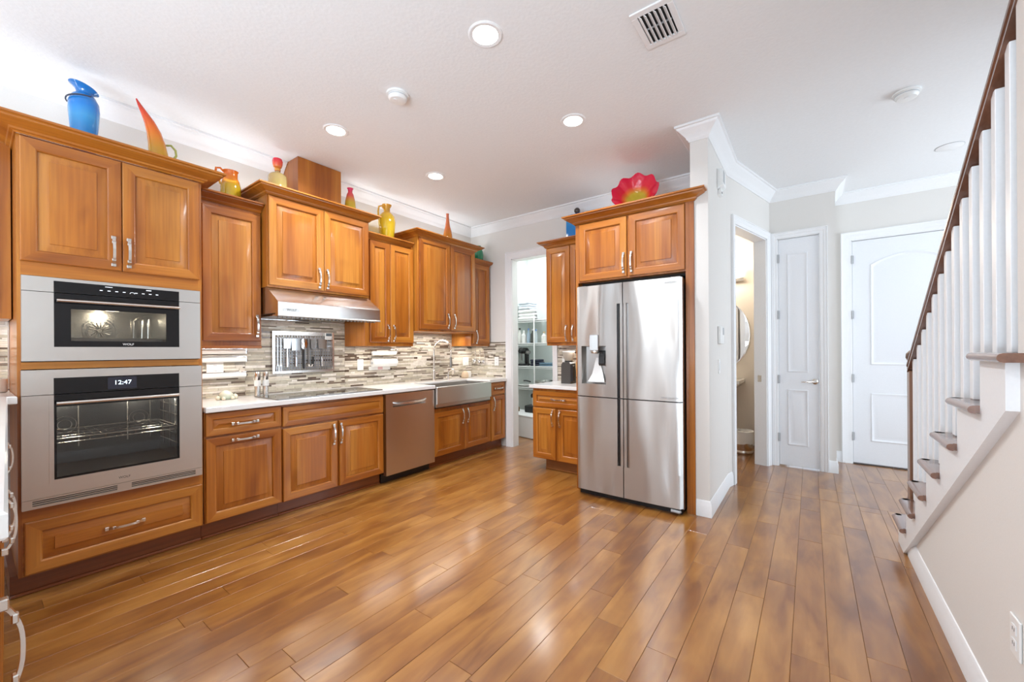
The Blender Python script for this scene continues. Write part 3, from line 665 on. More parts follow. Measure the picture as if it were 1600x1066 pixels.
part('oven_rack', rack(.800, 3.23, 3.64), NICKEL, lo)
mb = MB()
for x in (.268, .805):
    for y in (3.30, 3.42, 3.56): mb.tube([(x, y, .64), (x, y, .96)], .003, 6)
    for z in (.68, .74, .79, .86, .92): mb.tube([(x, 3.25, z), (x, 3.66, z)], .0025, 6)
part('rack_ladder', mb, NICKEL, lo)
for x in (.36, .70):
    fb = MB()
    for rr in (.05, .03): fb.tube([(x + rr * math.cos(2 * PI * k / 18), 3.675, .82 + rr * math.sin(2 * PI * k / 18)) for k in range(18)], .002, 5, closed=True)
    part('fan_guard', fb, STEELD, lo)
    part('rear_perforation', MB().box(x - .06, x - .055, 3.674, 3.677, .68, .95).box(x + .055, x + .06, 3.674, 3.677, .68, .95), NICKEL, lo)
for x in (.34, .745): part('oven_lamp', MB().lathe([(.014, 0), (.014, .006), (.008, .010)], (0, 0, 0), 12, axis=1).xf(lambda p: (p.x + x, 3.678 - p.y, p.z + .955)), WARM, lo)
part('handle', MB().tube([(.281, 3.150, .997), (.786, 3.150, .997)], .0095, 12).tube([(.31, 3.15, .997), (.31, 3.198, .997)], .006, 8).tube([(.757, 3.15, .997), (.757, 3.198, .997)], .006, 8), NICKEL, lo)
vt = MB().box(.166, .916, yf, yb, .460, .474).box(.166, .916, yf, yb, .500, .5085).box(.166, .916, yf + .012, yb, .474, .50)
for z in (.480, .490): vt.box(.20, .515, yf + .002, yf + .012, z, z + .0045).box(.575, .88, yf + .002, yf + .012, z, z + .0045)
vt.box(.166, .20, yf, yf + .012, .474, .50).box(.88, .916, yf, yf + .012, .474, .50).box(.515, .575, yf, yf + .012, .474, .50)
part('vent_grille', vt, OST, lo, smooth=0); part('vent_shadow', MB().box(.2, .88, yf + .0105, yf + .0118, .475, .499), BLACK, lo)
text('badge', 'WOLF', .018, BLACK, lo, (.545, yf - .0005, .541), (R(90), 0, 0))

# ------------------------------------------------------------------ mosaic backsplash (strips too thin to pick apart: joined, real relief)
def mosaic_mat():
    m, nt, N, L, P = mat('mosaic'); at = N.new('ShaderNodeAttribute'); at.attribute_name = 'tone'
    r = ramp(N, [(0.0, (0.12, 0.085, 0.062)), (1.0, (0.80, 0.76, 0.68)), (.06, (0.22, 0.17, 0.13)), (.13, (0.40, 0.36, 0.30)), (.28, (0.50, 0.455, 0.36)), (.46, (0.60, 0.55, 0.44)), (.62, (0.68, 0.62, 0.53)), (.80, (0.74, 0.69, 0.62))])
    r.color_ramp.interpolation = 'CONSTANT'
    L.new(at.outputs['Fac'], r.inputs[0]); tc = N.new('ShaderNodeTexCoord'); nz = N.new('ShaderNodeTexNoise'); nz.inputs['Scale'].default_value = 30; L.new(tc.outputs['Object'], nz.inputs['Vector'])
    f = ramp(N, [(.3, (.88, .87, .86)), (.7, (1.06, 1.06, 1.06))]); L.new(nz.outputs['Fac'], f.inputs[0])
    mx = N.new('ShaderNodeMix'); mx.data_type = 'RGBA'; mx.blend_type = 'MULTIPLY'; mx.inputs[0].default_value = 1; L.new(r.outputs[0], mx.inputs[6]); L.new(f.outputs[0], mx.inputs[7]); L.new(mx.outputs[2], P.inputs['Base Color'])
    gt = N.new('ShaderNodeMath'); gt.operation = 'FRACT'; ml = N.new('ShaderNodeMath'); ml.operation = 'MULTIPLY'; ml.inputs[1].default_value = 13.7; L.new(at.outputs['Fac'], ml.inputs[0]); L.new(ml.outputs[0], gt.inputs[0])
    mr = N.new('ShaderNodeMapRange'); mr.inputs[3].default_value = .08; mr.inputs[4].default_value = .45; L.new(gt.outputs[0], mr.inputs[0]); L.new(mr.outputs[0], P.inputs['Roughness']); return m
MOS = mosaic_mat()
def mosaic(parent, fn, u0, u1, z0, z1, seed, skip=None):
    rd = random.Random(seed); V = []; Fc = []; T = []; z = z0
    while z < z1 - .004:
        h = min(rd.choice((.0105, .016, .016, .0225)), z1 - z); u = u0 - rd.uniform(0, .2)
        while u < u1:
            w = rd.choice((.05, .08, .10, .15, .15, .22, .30)); a, b = max(u, u0), min(u + w, u1); u += w
            if b - a < .006: continue
            o = rd.uniform(.0045, .0075); n = len(V); g = .0008
            for q in (.0003, o):
                for (p, r_2) in ((a + g, z + g), (b - g, z + g), (b - g, z + h - g), (a + g, z + h - g)): V.append(fn(p, q, r_2))
            Fc += [(n + 4, n + 5, n + 6, n + 7), (n, n + 1, n + 5, n + 4), (n + 1, n + 2, n + 6, n + 5), (n + 2, n + 3, n + 7, n + 6), (n + 3, n, n + 4, n + 7)]
            T += [rd.random() if h > .012 else rd.random() ** 1.8] * 5
        z += h
    me = bpy.data.meshes.new('mosaic_strips'); me.from_pydata(V, [], Fc); at = me.attributes.new('tone', 'FLOAT', 'FACE'); at.data.foreach_set('value', T); me.materials.append(MOS); me.update()
    o = _link('mosaic_strips', me, parent); o['kind'] = 'stuff'; OFF[o.name] = Vector((0, 0, 0)); return o
part('grout_bed', MB().box(.934, 4.219, 3.8225, 3.8249, .893, 1.77), GROUT, wall_left)
part('grout_bed', MB().box(-.75, .154, 3.8225, 3.8249, 1.0, 1.46), GROUT, wall_left)
fl = lambda u, o, z: (u, 3.8225 - o, z)
mosaic(wall_left, fl, .934, 1.395, .8935, 1.31, 1); mosaic(wall_left, fl, 1.395, 2.297, .8935, 1.56, 2); mosaic(wall_left, fl, 2.297, 2.90, .8935, 1.31, 3)
mosaic(wall_left, fl, 2.90, 3.822, .8935, 1.47, 4); mosaic(wall_left, fl, 3.822, 4.217, .8935, 1.32, 5); mosaic(wall_left, fl, -.75, .154, 1.051, 1.45, 6)
part('grout_bed', MB().box(4.2175, 4.2199, 3.21, 3.822, .893, 1.372).box(4.2175, 4.2199, 1.72, 2.435, .893, 1.33), GROUT, wall_back)
fb_ = lambda u, o, z: (4.2175 - o, -u, z)
mosaic(wall_back, fb_, -3.818, -3.211, .8935, 1.372, 8); mosaic(wall_back, fb_, -2.435, -1.72, .8935, 1.33, 9)
part('edge_strip', MB().box(.1475, .1535, 3.80, 3.822, 1.05, 1.445), NICKEL, wall_left)

# ------------------------------------------------------------------ back wall cabinets and refrigerator
FK = 3.61
root, fn = cabinet('base_cabinet', 'cherry base cabinet with drawer and two doors left of the refrigerator', True, FK, -2.39, -1.715, .605, .115, H - .002,
    doors=[(-2.383, -2.108, .122, .650, -2.138, .555), (-2.078, -1.735, .122, .650, -2.052, .555)], drawers=[(-2.383, -1.735, .665, .828, -2.07, .748)], toe=(-2.27, -1.715))
solo('countertop', slab(MB(), [(3.565, 2.412), (3.565, 1.716), (4.216, 1.716), (4.216, 2.412)][::1], .857, .893), QUARTZ, 'short white quartz countertop between the pantry doorway and the refrigerator', 'countertop', (3.9, 2.05, .857))
FW = 3.89
root, fn = cabinet('wall_cabinet', 'two door cherry wall cabinet between the pantry doorway and the refrigerator', True, FW, -2.385, -1.715, .325, 1.308, 2.42,
    doors=[(-2.378, -2.085, 1.340, 2.385, -2.125, 1.44), (-2.078, -1.73, 1.340, 2.385, -2.045, 1.44)])
crown(root, [(4.215, 2.385), (FW - .01, 2.385), (FW - .01, 1.715)], 2.395, .068, .075, WY)
fcab = thing('fridge_surround', 'deep two door cherry cabinet with side panels above and around the refrigerator', 'cabinet', (3.75, 1.21, 0)); FX = 3.30
fn = kB(FX)
part('side_panel', MB().box(FX - .012, 4.215, .7425, .768, 0.0, 2.42), WV, fcab); part('side_panel', MB().box(FX, 4.215, 1.688, 1.7125, 0.0, 2.42), WV, fcab)
part('face_frame', MB().box(FX - .012, FX, .707, .7425, 0, 2.42, 0, .001), WV, fcab)
part('carcass', MB().box(FX, 4.215, .768, 1.688, 1.86, 2.42), WV, fcab)
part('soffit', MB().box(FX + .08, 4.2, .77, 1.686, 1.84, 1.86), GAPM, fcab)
for a, b, hu in ((-1.668, -1.232, -1.255), (-1.214, -.772, -1.188)):
    q = front(fcab, fn, a, b, 1.872, 2.376, 'door', True); place_pull(q, fn, hu, .0205, 1.985, False, True)
crown(fcab, [(3.70, 1.7125), (FX - .01, 1.7125), (FX - .01, .707), (FX, .707)], 2.386, .07, .09, WY)

fr = thing('refrigerator', 'stainless four door refrigerator with a water dispenser in its upper left door', 'refrigerator', (3.7, 1.21, 0))
part('case', MB().box(3.245, 4.10, .778, 1.652, .035, 1.79), STEELD, fr)
part('base_grille', MB().box(3.235, 3.9, .79, 1.645, 0.0, .034), BLACK, fr)
part('hinge_cover', MB().box(3.20, 3.36, .785, .86, 1.790, 1.812, 0, .004).box(3.20, 3.36, 1.57, 1.645, 1.790, 1.812, 0, .004), STEELD, fr)
part('front_foot', MB().tube([(3.20, .80, .030), (3.19, .80, .030), (3.185, .86, .034)], .012, 10), GREYP, fr)
yL, yC, yR = 1.655, 1.2245, .775
def bulge(y):      # gently bowed front, rounded toward the outer sides
    c = (yL + yR) / 2; w = (yL - yR) / 2; t = abs(y - c) / w
    return 3.168 + .012 * t ** 2 + (.030 * ((t - .955) / .045) ** 2 if t > .955 else 0)
def fdoor(name, left, zb, zt, nz0, nz1, label=None, hole=None):
    """door slab extruded in z; notch (grip) along the centre line between nz0 and nz1"""
    g = .003; gap = .0035; mb = MB()
    out, inn = (yL, yC + gap) if left else (yR, yC - gap); sgn = -1 if left else 1     # sgn: direction from outer to inner along y is sgn
    sgn = -1 if left else 1
    def col(a, b, n): return [a + (b - a) * k / n for k in range(n + 1)]
    grip = .046
    def profile(y_end, notch):
        ys = col(out, y_end, 26); pts = [(bulge(y), y) for y in ys]
        if notch: # slanting recess with a finger bar
            e = y_end; pts += [(bulge(e) + .028, e + sgn * .001), (bulge(e) + .034, e + sgn * .017), (bulge(e) + .012, e + sgn * .019), (bulge(e) + .006, e + sgn * .023), (bulge(e) + .006, inn - 0 * sgn)]
        pts += [(3.24, pts[-1][1]), (3.24, out)]
        return pts
    secs = []
    full, nt = profile(inn, False), profile(inn - sgn * grip, True)
    zs = [(zb, full), (nz0, full), (nz0, nt), (nz1, nt), (nz1, full), (zt, full)]
    if hole is None:
        for a, b, pr in ((zb, nz0, full), (nz0, nz1, nt), (nz1, zt, full)):
            if b - a > .001: mb.prism(pr, 2, a, b)
    else:          # left upper door with a dispenser opening
        hy0, hy1, hz0, hz1 = hole
        pr1 = [(bulge(y), y) for y in col(out, hy1, 8)] + [(3.24, hy1), (3.24, out)]
        ye = inn - sgn * grip
        pr2 = [(bulge(y), y) for y in col(hy0, ye, 14)] + nt[27:-1] + [(3.24, hy0)]
        mb.prism(full, 2, nz1, zt); mb.prism(nt, 2, hz1, nz1); mb.prism(nt, 2, zb, hz0); mb.prism(pr1, 2, hz0, hz1); mb.prism(pr2, 2, hz0, hz1)
    d = part(name, mb, FRIDGE, fr, smooth=25); e = inn - sgn * grip; a_, b_ = sorted((e + sgn * .0015, e + sgn * .0165)); x_ = bulge(e)
    part('grip_shade_fill', MB().box(x_ + .008, x_ + .0325, a_, b_, max(nz0, zb) + .001, min(nz1, zt) - .001), BLACK if left else STEELD, d)  # dark bars fill the slots as painted shade, right one as a reflection
    return d
D = .004; zm = .858
hole = (1.372, 1.598, .968, 1.290)
dl = fdoor('upper_door', True, zm + D, 1.803, zm + D, 1.634, hole=hole)
dr = fdoor('upper_door', False, zm + D, 1.803, zm + D, 1.634)
fdoor('lower_door', True, .055, zm - D, .307, zm - D); fdoor('lower_door', False, .055, zm - D, .307, zm - D)
text('badge', 'SAMSUNG', .020, GREYP, dr, (3.1735, .852, 1.768), (R(90), 0, R(-90)))
text('lettering', 'FOOD SHOWCASE', .015, GREYP, dr, (3.1725, .86, .888), (R(90), 0, R(-90)))
dz = MB(); hy0, hy1, hz0, hz1 = hole
dz.rings([[(x, hy1 - i, hz0 + i * .3), (x, hy0 + i, hz0 + i * .3), (x, hy0 + i, hz1 - i * .2), (x, hy1 - i, hz1 - i * .2)] for x, i in ((3.176, 0), (3.19, .006), (3.236, .018))], cap0=False)
dsp = part('dispenser_recess', dz, steel('dispenser_steel', (0.50, 0.49, 0.47), 0.35), dl)
part('dispenser_panel', MB().box(3.160, 3.172, 1.437, 1.518, 1.250, 1.386, 0, .004), simple('dispenser_display', (0.42, 0.41, 0.40), 0.12, metal=.6), dl)
part('dispenser_spout', MB().lathe([(.030, 1.228), (.036, 1.236), (.036, 1.248), (.026, 1.256)], (3.192, 1.478, 0), 18), NICKEL, dl)
part('dispenser_paddle', MB().strap([(3.222, 1.425, 1.25), (3.205, 1.425, 1.20), (3.200, 1.425, 1.14), (3.21, 1.425, 1.125)], (0, 1, 0), .05, .006), BLACK, dl)
part('dispenser_slide', MB().strap([(3.230, 1.47, 1.19), (3.222, 1.47, 1.05), (3.192, 1.47, .985)], (0, 1, 0), [.03, .10, .15], .004), PLASTIC, dl)

# ------------------------------------------------------------------ left peninsula
pen = thing('peninsula_cabinet', 'cherry cabinet run in the left foreground with bow handles facing the ovens', 'cabinet', (-.25, 2.0, 0))
def pe(y): return .0385 * y                                   # the run is a hair out of square: its edge follows this line
part('carcass', MB().prism([(-.60, .93), (pe(.93) - .034, .93), (pe(3.20) - .034, 3.20), (-.60, 3.20)], 2, .10, 1.0), WV, pen)
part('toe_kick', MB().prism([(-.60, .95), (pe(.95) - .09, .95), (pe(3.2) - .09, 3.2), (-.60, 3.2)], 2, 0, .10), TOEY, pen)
for a, b, hy in ((.94, 1.40, 1.00), (1.41, 1.80, 1.745), (1.81, 2.30, 1.87), (2.31, 2.90, 2.845), (2.91, 3.19, None)):
    f2 = lambda u, o, z: (pe(u) - .034 + o, u, z)
    q = front(pen, f2, a, b, .11, .985, 'door', True)
    if hy: inst('handle', PULL, q, f2(hy, .0205, .80), (0, 0, R(90))).scale = (.75, .85, .95)
solo('countertop', slab(MB(), [(-.65, .885), (pe(.885), .885), (pe(3.19), 3.19), (.1535, 3.19), (.1535, 3.815), (-.65, 3.815)], 1.004, 1.044, .004), QUARTZ, 'white quartz countertop at the left edge, ending against the oven tower', 'countertop', (-.2, 2.3, 1.004))
tb = thing('tablet', 'dark tablet leaning on the left counter against the mosaic wall', 'tablet', (-.05, 3.42, 1.0445))
m_ = Matrix.Translation((-.045, 3.40, 1.056)) @ Matrix.Rotation(R(-14), 4, 'X') @ Matrix.Rotation(R(5), 4, 'Y')
part('frame', MB().box(-.15, .125, -.004, .005, 0, .235, 0, .003).xf(lambda p: m_ @ p), GREYP, tb)
part('screen', MB().box(-.14, .116, -.0058, -.0042, .012, .224).xf(lambda p: m_ @ p), simple('tablet_screen', (0.10, 0.14, 0.17), 0.08), tb)
part('stand', MB().box(-.06, .06, .0, .10, -.008, -.002).xf(lambda p: Vector((p.x - .045, p.y + 3.395, p.z + 1.053))), BLACK, tb)
solo('mug', MB().lathe([(.030, 1.0445), (.036, 1.05), (.036, 1.12), (.033, 1.12), (.033, 1.052), (.001, 1.05)], (.104, 3.58, 0), 18), PORC, 'white mug on the left counter beside the tablet', 'mug', (.104, 3.58, 1.0445))

# ------------------------------------------------------------------ wall organiser and utensils
og = thing('utensil_grid', 'perforated steel utensil rack on the mosaic wall above the cooktop', 'utensil rack', (1.887, 3.80, 1.06))
gx0, gx1, gz0, gz1, gy = 1.600, 2.172, 1.063, 1.443, 3.800
part('frame', frame(MB(), gx0, gx1, gz0, gz1, gx0 + .024, gx1 - .016, gz0 + .022, gz1 - .036, gy - .004, gy + .004, .001), NICKEL, og)
mb = MB()
for k in range(1, 22): x = gx0 + .024 + k * .0242; mb.box(x - .0042, x + .0042, gy - .0015, gy + .0015, gz0 + .02, gz1 - .034)
for k in range(1, 13): z = gz0 + .022 + k * .0247; mb.box(gx0 + .02, gx1 - .014, gy - .0015, gy + .0015, z - .0042, z + .0042)
mb.box(gx0 + .02, gx1 - .014, gy - .002, gy + .002, 1.318, 1.30)
part('grid', mb, steel('rack_steel', (0.44, 0.44, 0.45), 0.36), og, smooth=0)
for x in (gx0 + .03, gx1 - .03):
    for z in (gz0 + .01, gz1 - .012): part('standoff', MB().lathe([(.006, 3.804), (.006, 3.8225)], (x, 0, z), 10, axis=1), NICKEL, og)
uy = 3.784; G = 'utensils hanging on the steel rack'
def utensil(name, label, fn_, x, cat='utensil'): 
    t = thing(name, label, cat, (x, uy, 1.09), G); fn_(t, x); return t
def hook(t, x, z=1.385): part('hook', MB().tube([(x, 3.798, z + .012), (x, 3.782, z + .014), (x, 3.778, z + .004), (x, 3.782, z - .002)], .002, 6), CHROME, t)
def skewer(t, x): hook(t, x); part('shaft', MB().tube([(x, uy, 1.38), (x, uy, 1.13)], .0028, 6), CHROME, t); part('prongs', MB().tube([(x - .008, uy, 1.14), (x - .008, uy, 1.085)], .002, 6).tube([(x + .008, uy, 1.14), (x + .008, uy, 1.085)], .002, 6).tube([(x - .008, uy, 1.14), (x + .008, uy, 1.14)], .002, 6), CHROME, t)
def turner(w, h, hm):
    def f(t, x): hook(t, x); part('handle', MB().box(x - .008, x + .008, uy - .004, uy + .004, 1.12, 1.21, 0, .002), hm, t); part('blade', MB().prism([(x - w * .45, 1.375 - h), (x + w * .45, 1.375 - h), (x + w / 2, 1.375), (x - w / 2, 1.375)], 1, uy - .0015, uy + .0015), CHROME, t); part('neck', MB().tube([(x, uy, 1.378 - h), (x, uy, 1.20)], .004, 6), CHROME, t)
    return f
def ladle(t, x): hook(t, x); part('shaft', MB().strap([(x, uy, 1.385), (x, uy, 1.16), (x, uy + .002, 1.13)], (1, 0, 0), .012, .003), CHROME, t); part('bowl', MB().lathe([(.001, -.028), (.02, -.022), (.032, 0), (.030, 0), (.018, -.019), (.001, -.025)], (0, 0, 0), 16).xf(lambda p: (p.x + x, p.y + uy - .018, p.z + 1.14)), CHROME, t)
def tongs(t, x):
    hook(t, x)
    for s_ in (-1, 1): part('arm', MB().strap([(x + s_ * .003, uy, 1.385), (x + s_ * .010, uy, 1.25), (x + s_ * .012, uy, 1.14), (x + s_ * .004, uy, 1.10)], (0, 1, 0), .016, .002), CHROME, t)
def spoon(t, x): hook(t, x); part('shaft', MB().box(x - .006, x + .006, uy - .003, uy + .003, 1.10, 1.28, 0, .001), BLACK, t); part('head', MB().lathe([(.001, 0), (.024, 0), (.030, -.006), (.001, -.010)], (0, 0, 0), 18, axis=1).xf(lambda p: (p.x + x, p.y + uy, p.z * 1.7 + 1.33)), CHROME, t)
for nm, lb, f_, x in (('meat_fork', 'thin steel meat fork, leftmost on the utensil rack', skewer, 1.637), ('skewer', 'thin steel skewer fork beside the leftmost fork on the rack', skewer, 1.664), ('turner', 'wide steel turner near the left of the utensil rack', turner(.062, .085, NICKEL), 1.720),
        ('cleaver_turner', 'widest bright steel turner left of centre on the utensil rack', turner(.080, .105, CHROME), 1.798), ('serving_spoon', 'steel serving spoon with black handle at the centre of the rack', spoon, 1.868), ('ladle', 'steel ladle with its bowl at the bottom of the rack', ladle, 1.915),
        ('slotted_turner', 'narrow pale steel turner right of centre on the rack', turner(.045, .09, BLACK), 1.955), ('scraper', 'square steel bench scraper on the right of the rack', turner(.085, .09, NICKEL), 2.045), ('tongs', 'long steel tongs, rightmost on the utensil rack', tongs, 2.132)): utensil(nm, lb, f_, x)
tm = thing('kitchen_timer', 'white kitchen timer with dark screen at the upper right of the rack', 'timer', (2.11, 3.785, 1.375))
part('case', MB().box(2.072, 2.142, 3.776, 3.795, 1.372, 1.438, 0, .004), PLASTIC, tm); part('screen', MB().box(2.078, 2.136, 3.7745, 3.777, 1.405, 1.433), simple('timer_lcd', (.10, .13, .15), .2), tm)
for k in range(3): part('button', MB().box(2.080 + k * .02, 2.094 + k * .02, 3.7735, 3.777, 1.382, 1.395, 0, .001), GREYP, tm)

# wrap rolls and paper towel
for z, lb in ((1.262, 'topmost of the three white wrap rolls on the wall by the ovens'), (1.196, 'middle white wrap roll on the wall by the ovens'), (1.068, 'lowest of the three white wrap rolls on the wall by the ovens')):
    t = thing('wrap_roll', lb, 'wrap roll', (1.2, 3.79, z), 'white wrap rolls beside the oven tower')
    part('roll', MB().lathe([(.001, 1.0), (.021, 1.0), (.021, 1.385), (.001, 1.385)], (0, 3.786, z), 18, axis=0), PLASTIC, t)
    part('holder_rail', MB().box(.99, 1.40, 3.808, 3.814, z + .018, z + .028).box(1.386, 1.392, 3.775, 3.814, z - .018, z + .026), CHROME, t)
    part('end_cap', MB().lathe([(.001, 1.385), (.010, 1.386), (.010, 1.398), (.001, 1.40)], (0, 3.786, z), 12, axis=0), BLACK, t)
for z, r, lb, m2 in ((1.236, .022, 'upper white paper roll on a chrome wall holder right of the hood', PLASTIC), (1.130, .042, 'thick paper towel roll on a chrome wall holder below the smaller roll', PLASTIC)):
    t = thing('paper_roll', lb, 'paper roll', (2.72, 3.77, z), 'paper rolls right of the range hood')
    part('roll', MB().lathe([(.012, 2.585), (r, 2.585), (r, 2.885), (.012, 2.885)], (0, 3.765, z), 22, axis=0), m2, t)
    part('core', MB().lathe([(.001, 2.575), (.012, 2.576), (.012, 2.594), (.001, 2.595)], (0, 3.765, z), 14, axis=0), GREYP, t)
    part('holder', MB().tube([(2.56, 3.812, z + r + .015), (2.56, 3.77, z + r + .012), (2.56, 3.765, z), (2.91, 3.765, z), (2.91, 3.77, z + r + .012), (2.91, 3.812, z + r + .015)], .005, 8).tube([(2.56, 3.812, z + r + .015), (2.91, 3.812, z + r + .015)], .004, 8), CHROME, t)
t = thing('towel_sheet', 'loose printed paper sheet hanging under the paper towel roll', 'paper sheet', (2.72, 3.81, 1.06))
part('sheet', MB().box(2.57, 2.84, 3.806, 3.808, 1.052, 1.092), PLASTIC, t); part('print', MB().box(2.68, 2.74, 3.8050, 3.8062, 1.056, 1.088), simple('pink_print', (.70, .45, .45), .6), t)
def outlet(name, label, fn_, u, z, w=.07, h=.115, kind='outlet'):
    c = fn_(u, 0, z); t = thing(name, label, 'switch' if kind == 'switch' else 'outlet', c)
    q = MB().box(u - w / 2, u + w / 2, 0, .006, z - h / 2, z + h / 2, 0, .002).xf(lambda p: fn_(p.x, p.y, p.z)); part('cover_plate', q, PLASTIC, t)
    if kind == 'switch':
        q = MB().box(u - .016, u + .016, .006, .010, z - .033, z + .033, 0, .001).xf(lambda p: fn_(p.x, p.y, p.z)); part('rocker', q, WHITE, t)
    else:
        for dz_ in (-.021, .021):
            q = MB().box(u - .016, u + .016, .006, .008, z + dz_ - .014, z + dz_ + .014, 0, .004).xf(lambda p: fn_(p.x, p.y, p.z)); s_ = part('socket', q, WHITE, t)
            q = MB().box(u - .007, u - .005, .008, .0085, z + dz_ - .004, z + dz_ + .006).box(u + .005, u + .007, .008, .0085, z + dz_ - .004, z + dz_ + .006).xf(lambda p: fn_(p.x, p.y, p.z)); part('slot', q, GAPM, s_)
    return t
fs_ = lambda u, o, z: (u, 3.8145 - o, z)
outlet('wall_outlet', 'white outlet on the mosaic left of the paper towel roll', fs_, 2.47, 1.115)
outlet('wall_outlet', 'white outlet on the mosaic behind the wrap rolls', fs_, 1.18, 1.130, .115)
outlet('wall_outlet', 'wide white outlet on the mosaic right of the sink faucet', fs_, 4.085, 1.108, .115)
outlet('wall_outlet', 'white outlet on the mosaic beside the pantry door casing', lambda u, o, z: (4.2095 - o, -u, z), -3.365, 1.113)
outlet('wall_outlet', 'white outlet behind the coffee grinder', lambda u, o, z: (4.2095 - o, -u, z), -2.335, 1.10)
outlet('wall_outlet', 'white outlet low on the beige wall at the right edge', lambda u, o, z: (u, SY + .0005 + o, z), 1.815, .415)
# measuring cups hanging in the corner
for k, (u, z, rr) in enumerate(((-3.74, 1.215, .030), (-3.655, 1.210, .026), (-3.575, 1.205, .024))):
    t = thing('measuring_cup', ('largest', 'middle', 'smallest')[k] + ' of the steel measuring cups hanging in the mosaic corner', 'measuring cup', (4.20, -u, z), 'measuring cups in the corner')
    part('cup', MB().lathe([(rr * .8, 0), (rr, .03), (rr - .003, .03), (rr * .75, .003)], (0, 0, 0), 16, axis=0, cap1=True).xf(lambda p: (4.206 - p.x * .9, -u + p.y, z - .10 + p.z)), CHROME, t)
    part('handle', MB().strap([(4.205, -u, z - .08), (4.204, -u, z + .05)], (0, 1, 0), [.012, .016], .003), CHROME, t)
    part('hook', MB().tube([(4.209, -u, z + .05), (4.198, -u, z + .052), (4.196, -u, z + .042)], .002, 6), CHROME, t)
# counter objects
mb = MB().lathe([(.040, .893), (.050, .905), (.050, .93), (.038, .965), (.016, .985), (.001, .988)], (3.95, 3.70, 0), 20)
solo('soap_dispenser', mb, simple('ceramic_beige', (.70, .55, .38), .35), 'rounded beige ceramic sponge holder on the counter right of the sink', 'sponge holder', (3.95, 3.70, .893))
solo('soap_box', MB().box(4.02, 4.10, 3.72, 3.78, .8935, .975, 0, .006), PLASTIC, 'small white soap dish box on the counter beside the beige holder', 'box', (4.06, 3.75, .893))
tz = thing('glass_turtle', 'small green and cream glass turtle on the counter by the ovens', 'ornament', (1.19, 3.62, .893))
SHELL = grad('shell_glass', [(0, (.30, .36, .27)), (1, (.66, .66, .54)), (.5, (.42, .50, .38))], .0, .07, .15, .1)
part('shell', MB().lathe([(.046, .897), (.052, .908), (.047, .935), (.032, .955), (.012, .965), (.001, .966)], (1.19, 3.62, 0), 20), SHELL, tz)
CRM = simple('cream_glass', (.74, .68, .52), .2)
for dx, dy, rr, nm in ((-.056, -.01, .017, 'foot'), (.060, -.005, .021, 'head'), (.03, -.045, .014, 'foot'), (-.03, -.045, .014, 'foot')):
    part(nm, MB().lathe([(.001, .893), (rr * .8, .896), (rr, .893 + rr), (rr * .7, .893 + 1.7 * rr), (.001, .893 + 2 * rr)], (1.19 + dx, 3.62 + dy, 0), 12), CRM, tz)
for x, lb in ((1.425, 'left steel and glass spice mill at the left end of the cooktop'), (1.487, 'right steel and glass spice mill at the left end of the cooktop')):
    t = thing('spice_mill', lb, 'spice mill', (x, 3.655, .893), 'spice mills beside the cooktop')
    part('base', MB().lathe([(.023, .8935), (.023, .975), (.020, .978)], (x, 3.655, 0), 18), NICKEL, t); part('label_band', MB().lathe([(.0235, .978), (.0235, 1.025)], (x, 3.655, 0), 18), PLASTIC, t)
    part('cap', MB().lathe([(.020, 1.025), (.023, 1.03), (.023, 1.085), (.018, 1.092), (.001, 1.093)], (x, 3.655, 0), 18), NICKEL, t)
gr = thing('coffee_grinder', 'dark grey coffee grinder with clear hopper on the short counter', 'coffee grinder', (3.92, 2.13, .893))
DG = simple('grinder_grey', (.06, .056, .052), .3)
part('housing', MB().prism([(2.190, .894), (2.075, .894), (2.075, 1.11), (2.09, 1.125), (2.170, 1.125), (2.186, 1.10)], 0, 3.86, 3.99), DG, gr, smooth=20)
part('front_chute', MB().box(3.855, 3.90, 2.04, 2.075, .92, 1.09, 0, .004), BLACK, gr); part('collar', MB().lathe([(.045, 1.125), (.045, 1.140)], (3.925, 2.13, 0), 20), BLACK, gr)
part('hopper', MB().lathe([(.042, 1.14), (.066, 1.205), (.066, 1.235), (.064, 1.235), (.064, 1.205), (.040, 1.142)], (3.925, 2.13, 0), 20), simple('hopper_clear', (.75, .68, .58), .1, trans=.6), gr); part('hopper_lid', MB().lathe([(.067, 1.235), (.067, 1.245), (.001, 1.248)], (3.925, 2.13, 0), 20), PLASTIC, gr)
kb = thing('knife_block', 'pale wooden knife block between the coffee grinder and the refrigerator', 'knife block', (3.95, 1.97, .893))
part('block', MB().prism([(2.02, .894), (1.90, .894), (1.90, 1.02), (1.98, 1.15), (2.035, 1.12)], 0, 3.90, 4.05), simple('pale_wood', (.62, .42, .20), .4), kb)
for k in range(4): part('knife_handle', MB().tube([(3.92 + k * .035, 1.995, 1.125), (3.92 + k * .035, 2.02, 1.19)], .009, 8), BLACK, kb)

# ------------------------------------------------------------------ glass on top of the cabinets
BLUE = grad('blue_glass', [(0, (.0, .24, .78)), (1, (.02, .22, .62)), (.45, (.0, .30, .80)), (.62, (.05, .42, .85)), (.75, (.01, .27, .80))], 0, .47, .04, .35)
bv = thing('blue_vase', 'tall bright blue glass vase with a tilted flared lip on the oven tower', 'vase', (.425, 3.47, 2.382))
bx, by, bz = .425, 3.47, 2.382
part('body', MB().lathe([(.001, 0), (.040, 0), (.044, .03), (.052, .12), (.061, .22), (.068, .32), (.066, .365), (.052, .40), (.034, .418), (.034, .425)], (bx, by, bz), 32), BLUE, bv)
part('lip', MB().lathe([(.033, .416), (.036, .428), (.048, .442), (.064, .454), (.062, .457), (.044, .447), (.028, .430)], (0, 0, 0), 32).xf(lambda p: (bx + p.x, by + p.y, bz + p.z - p.x * .30 - .002)), BLUE, bv)
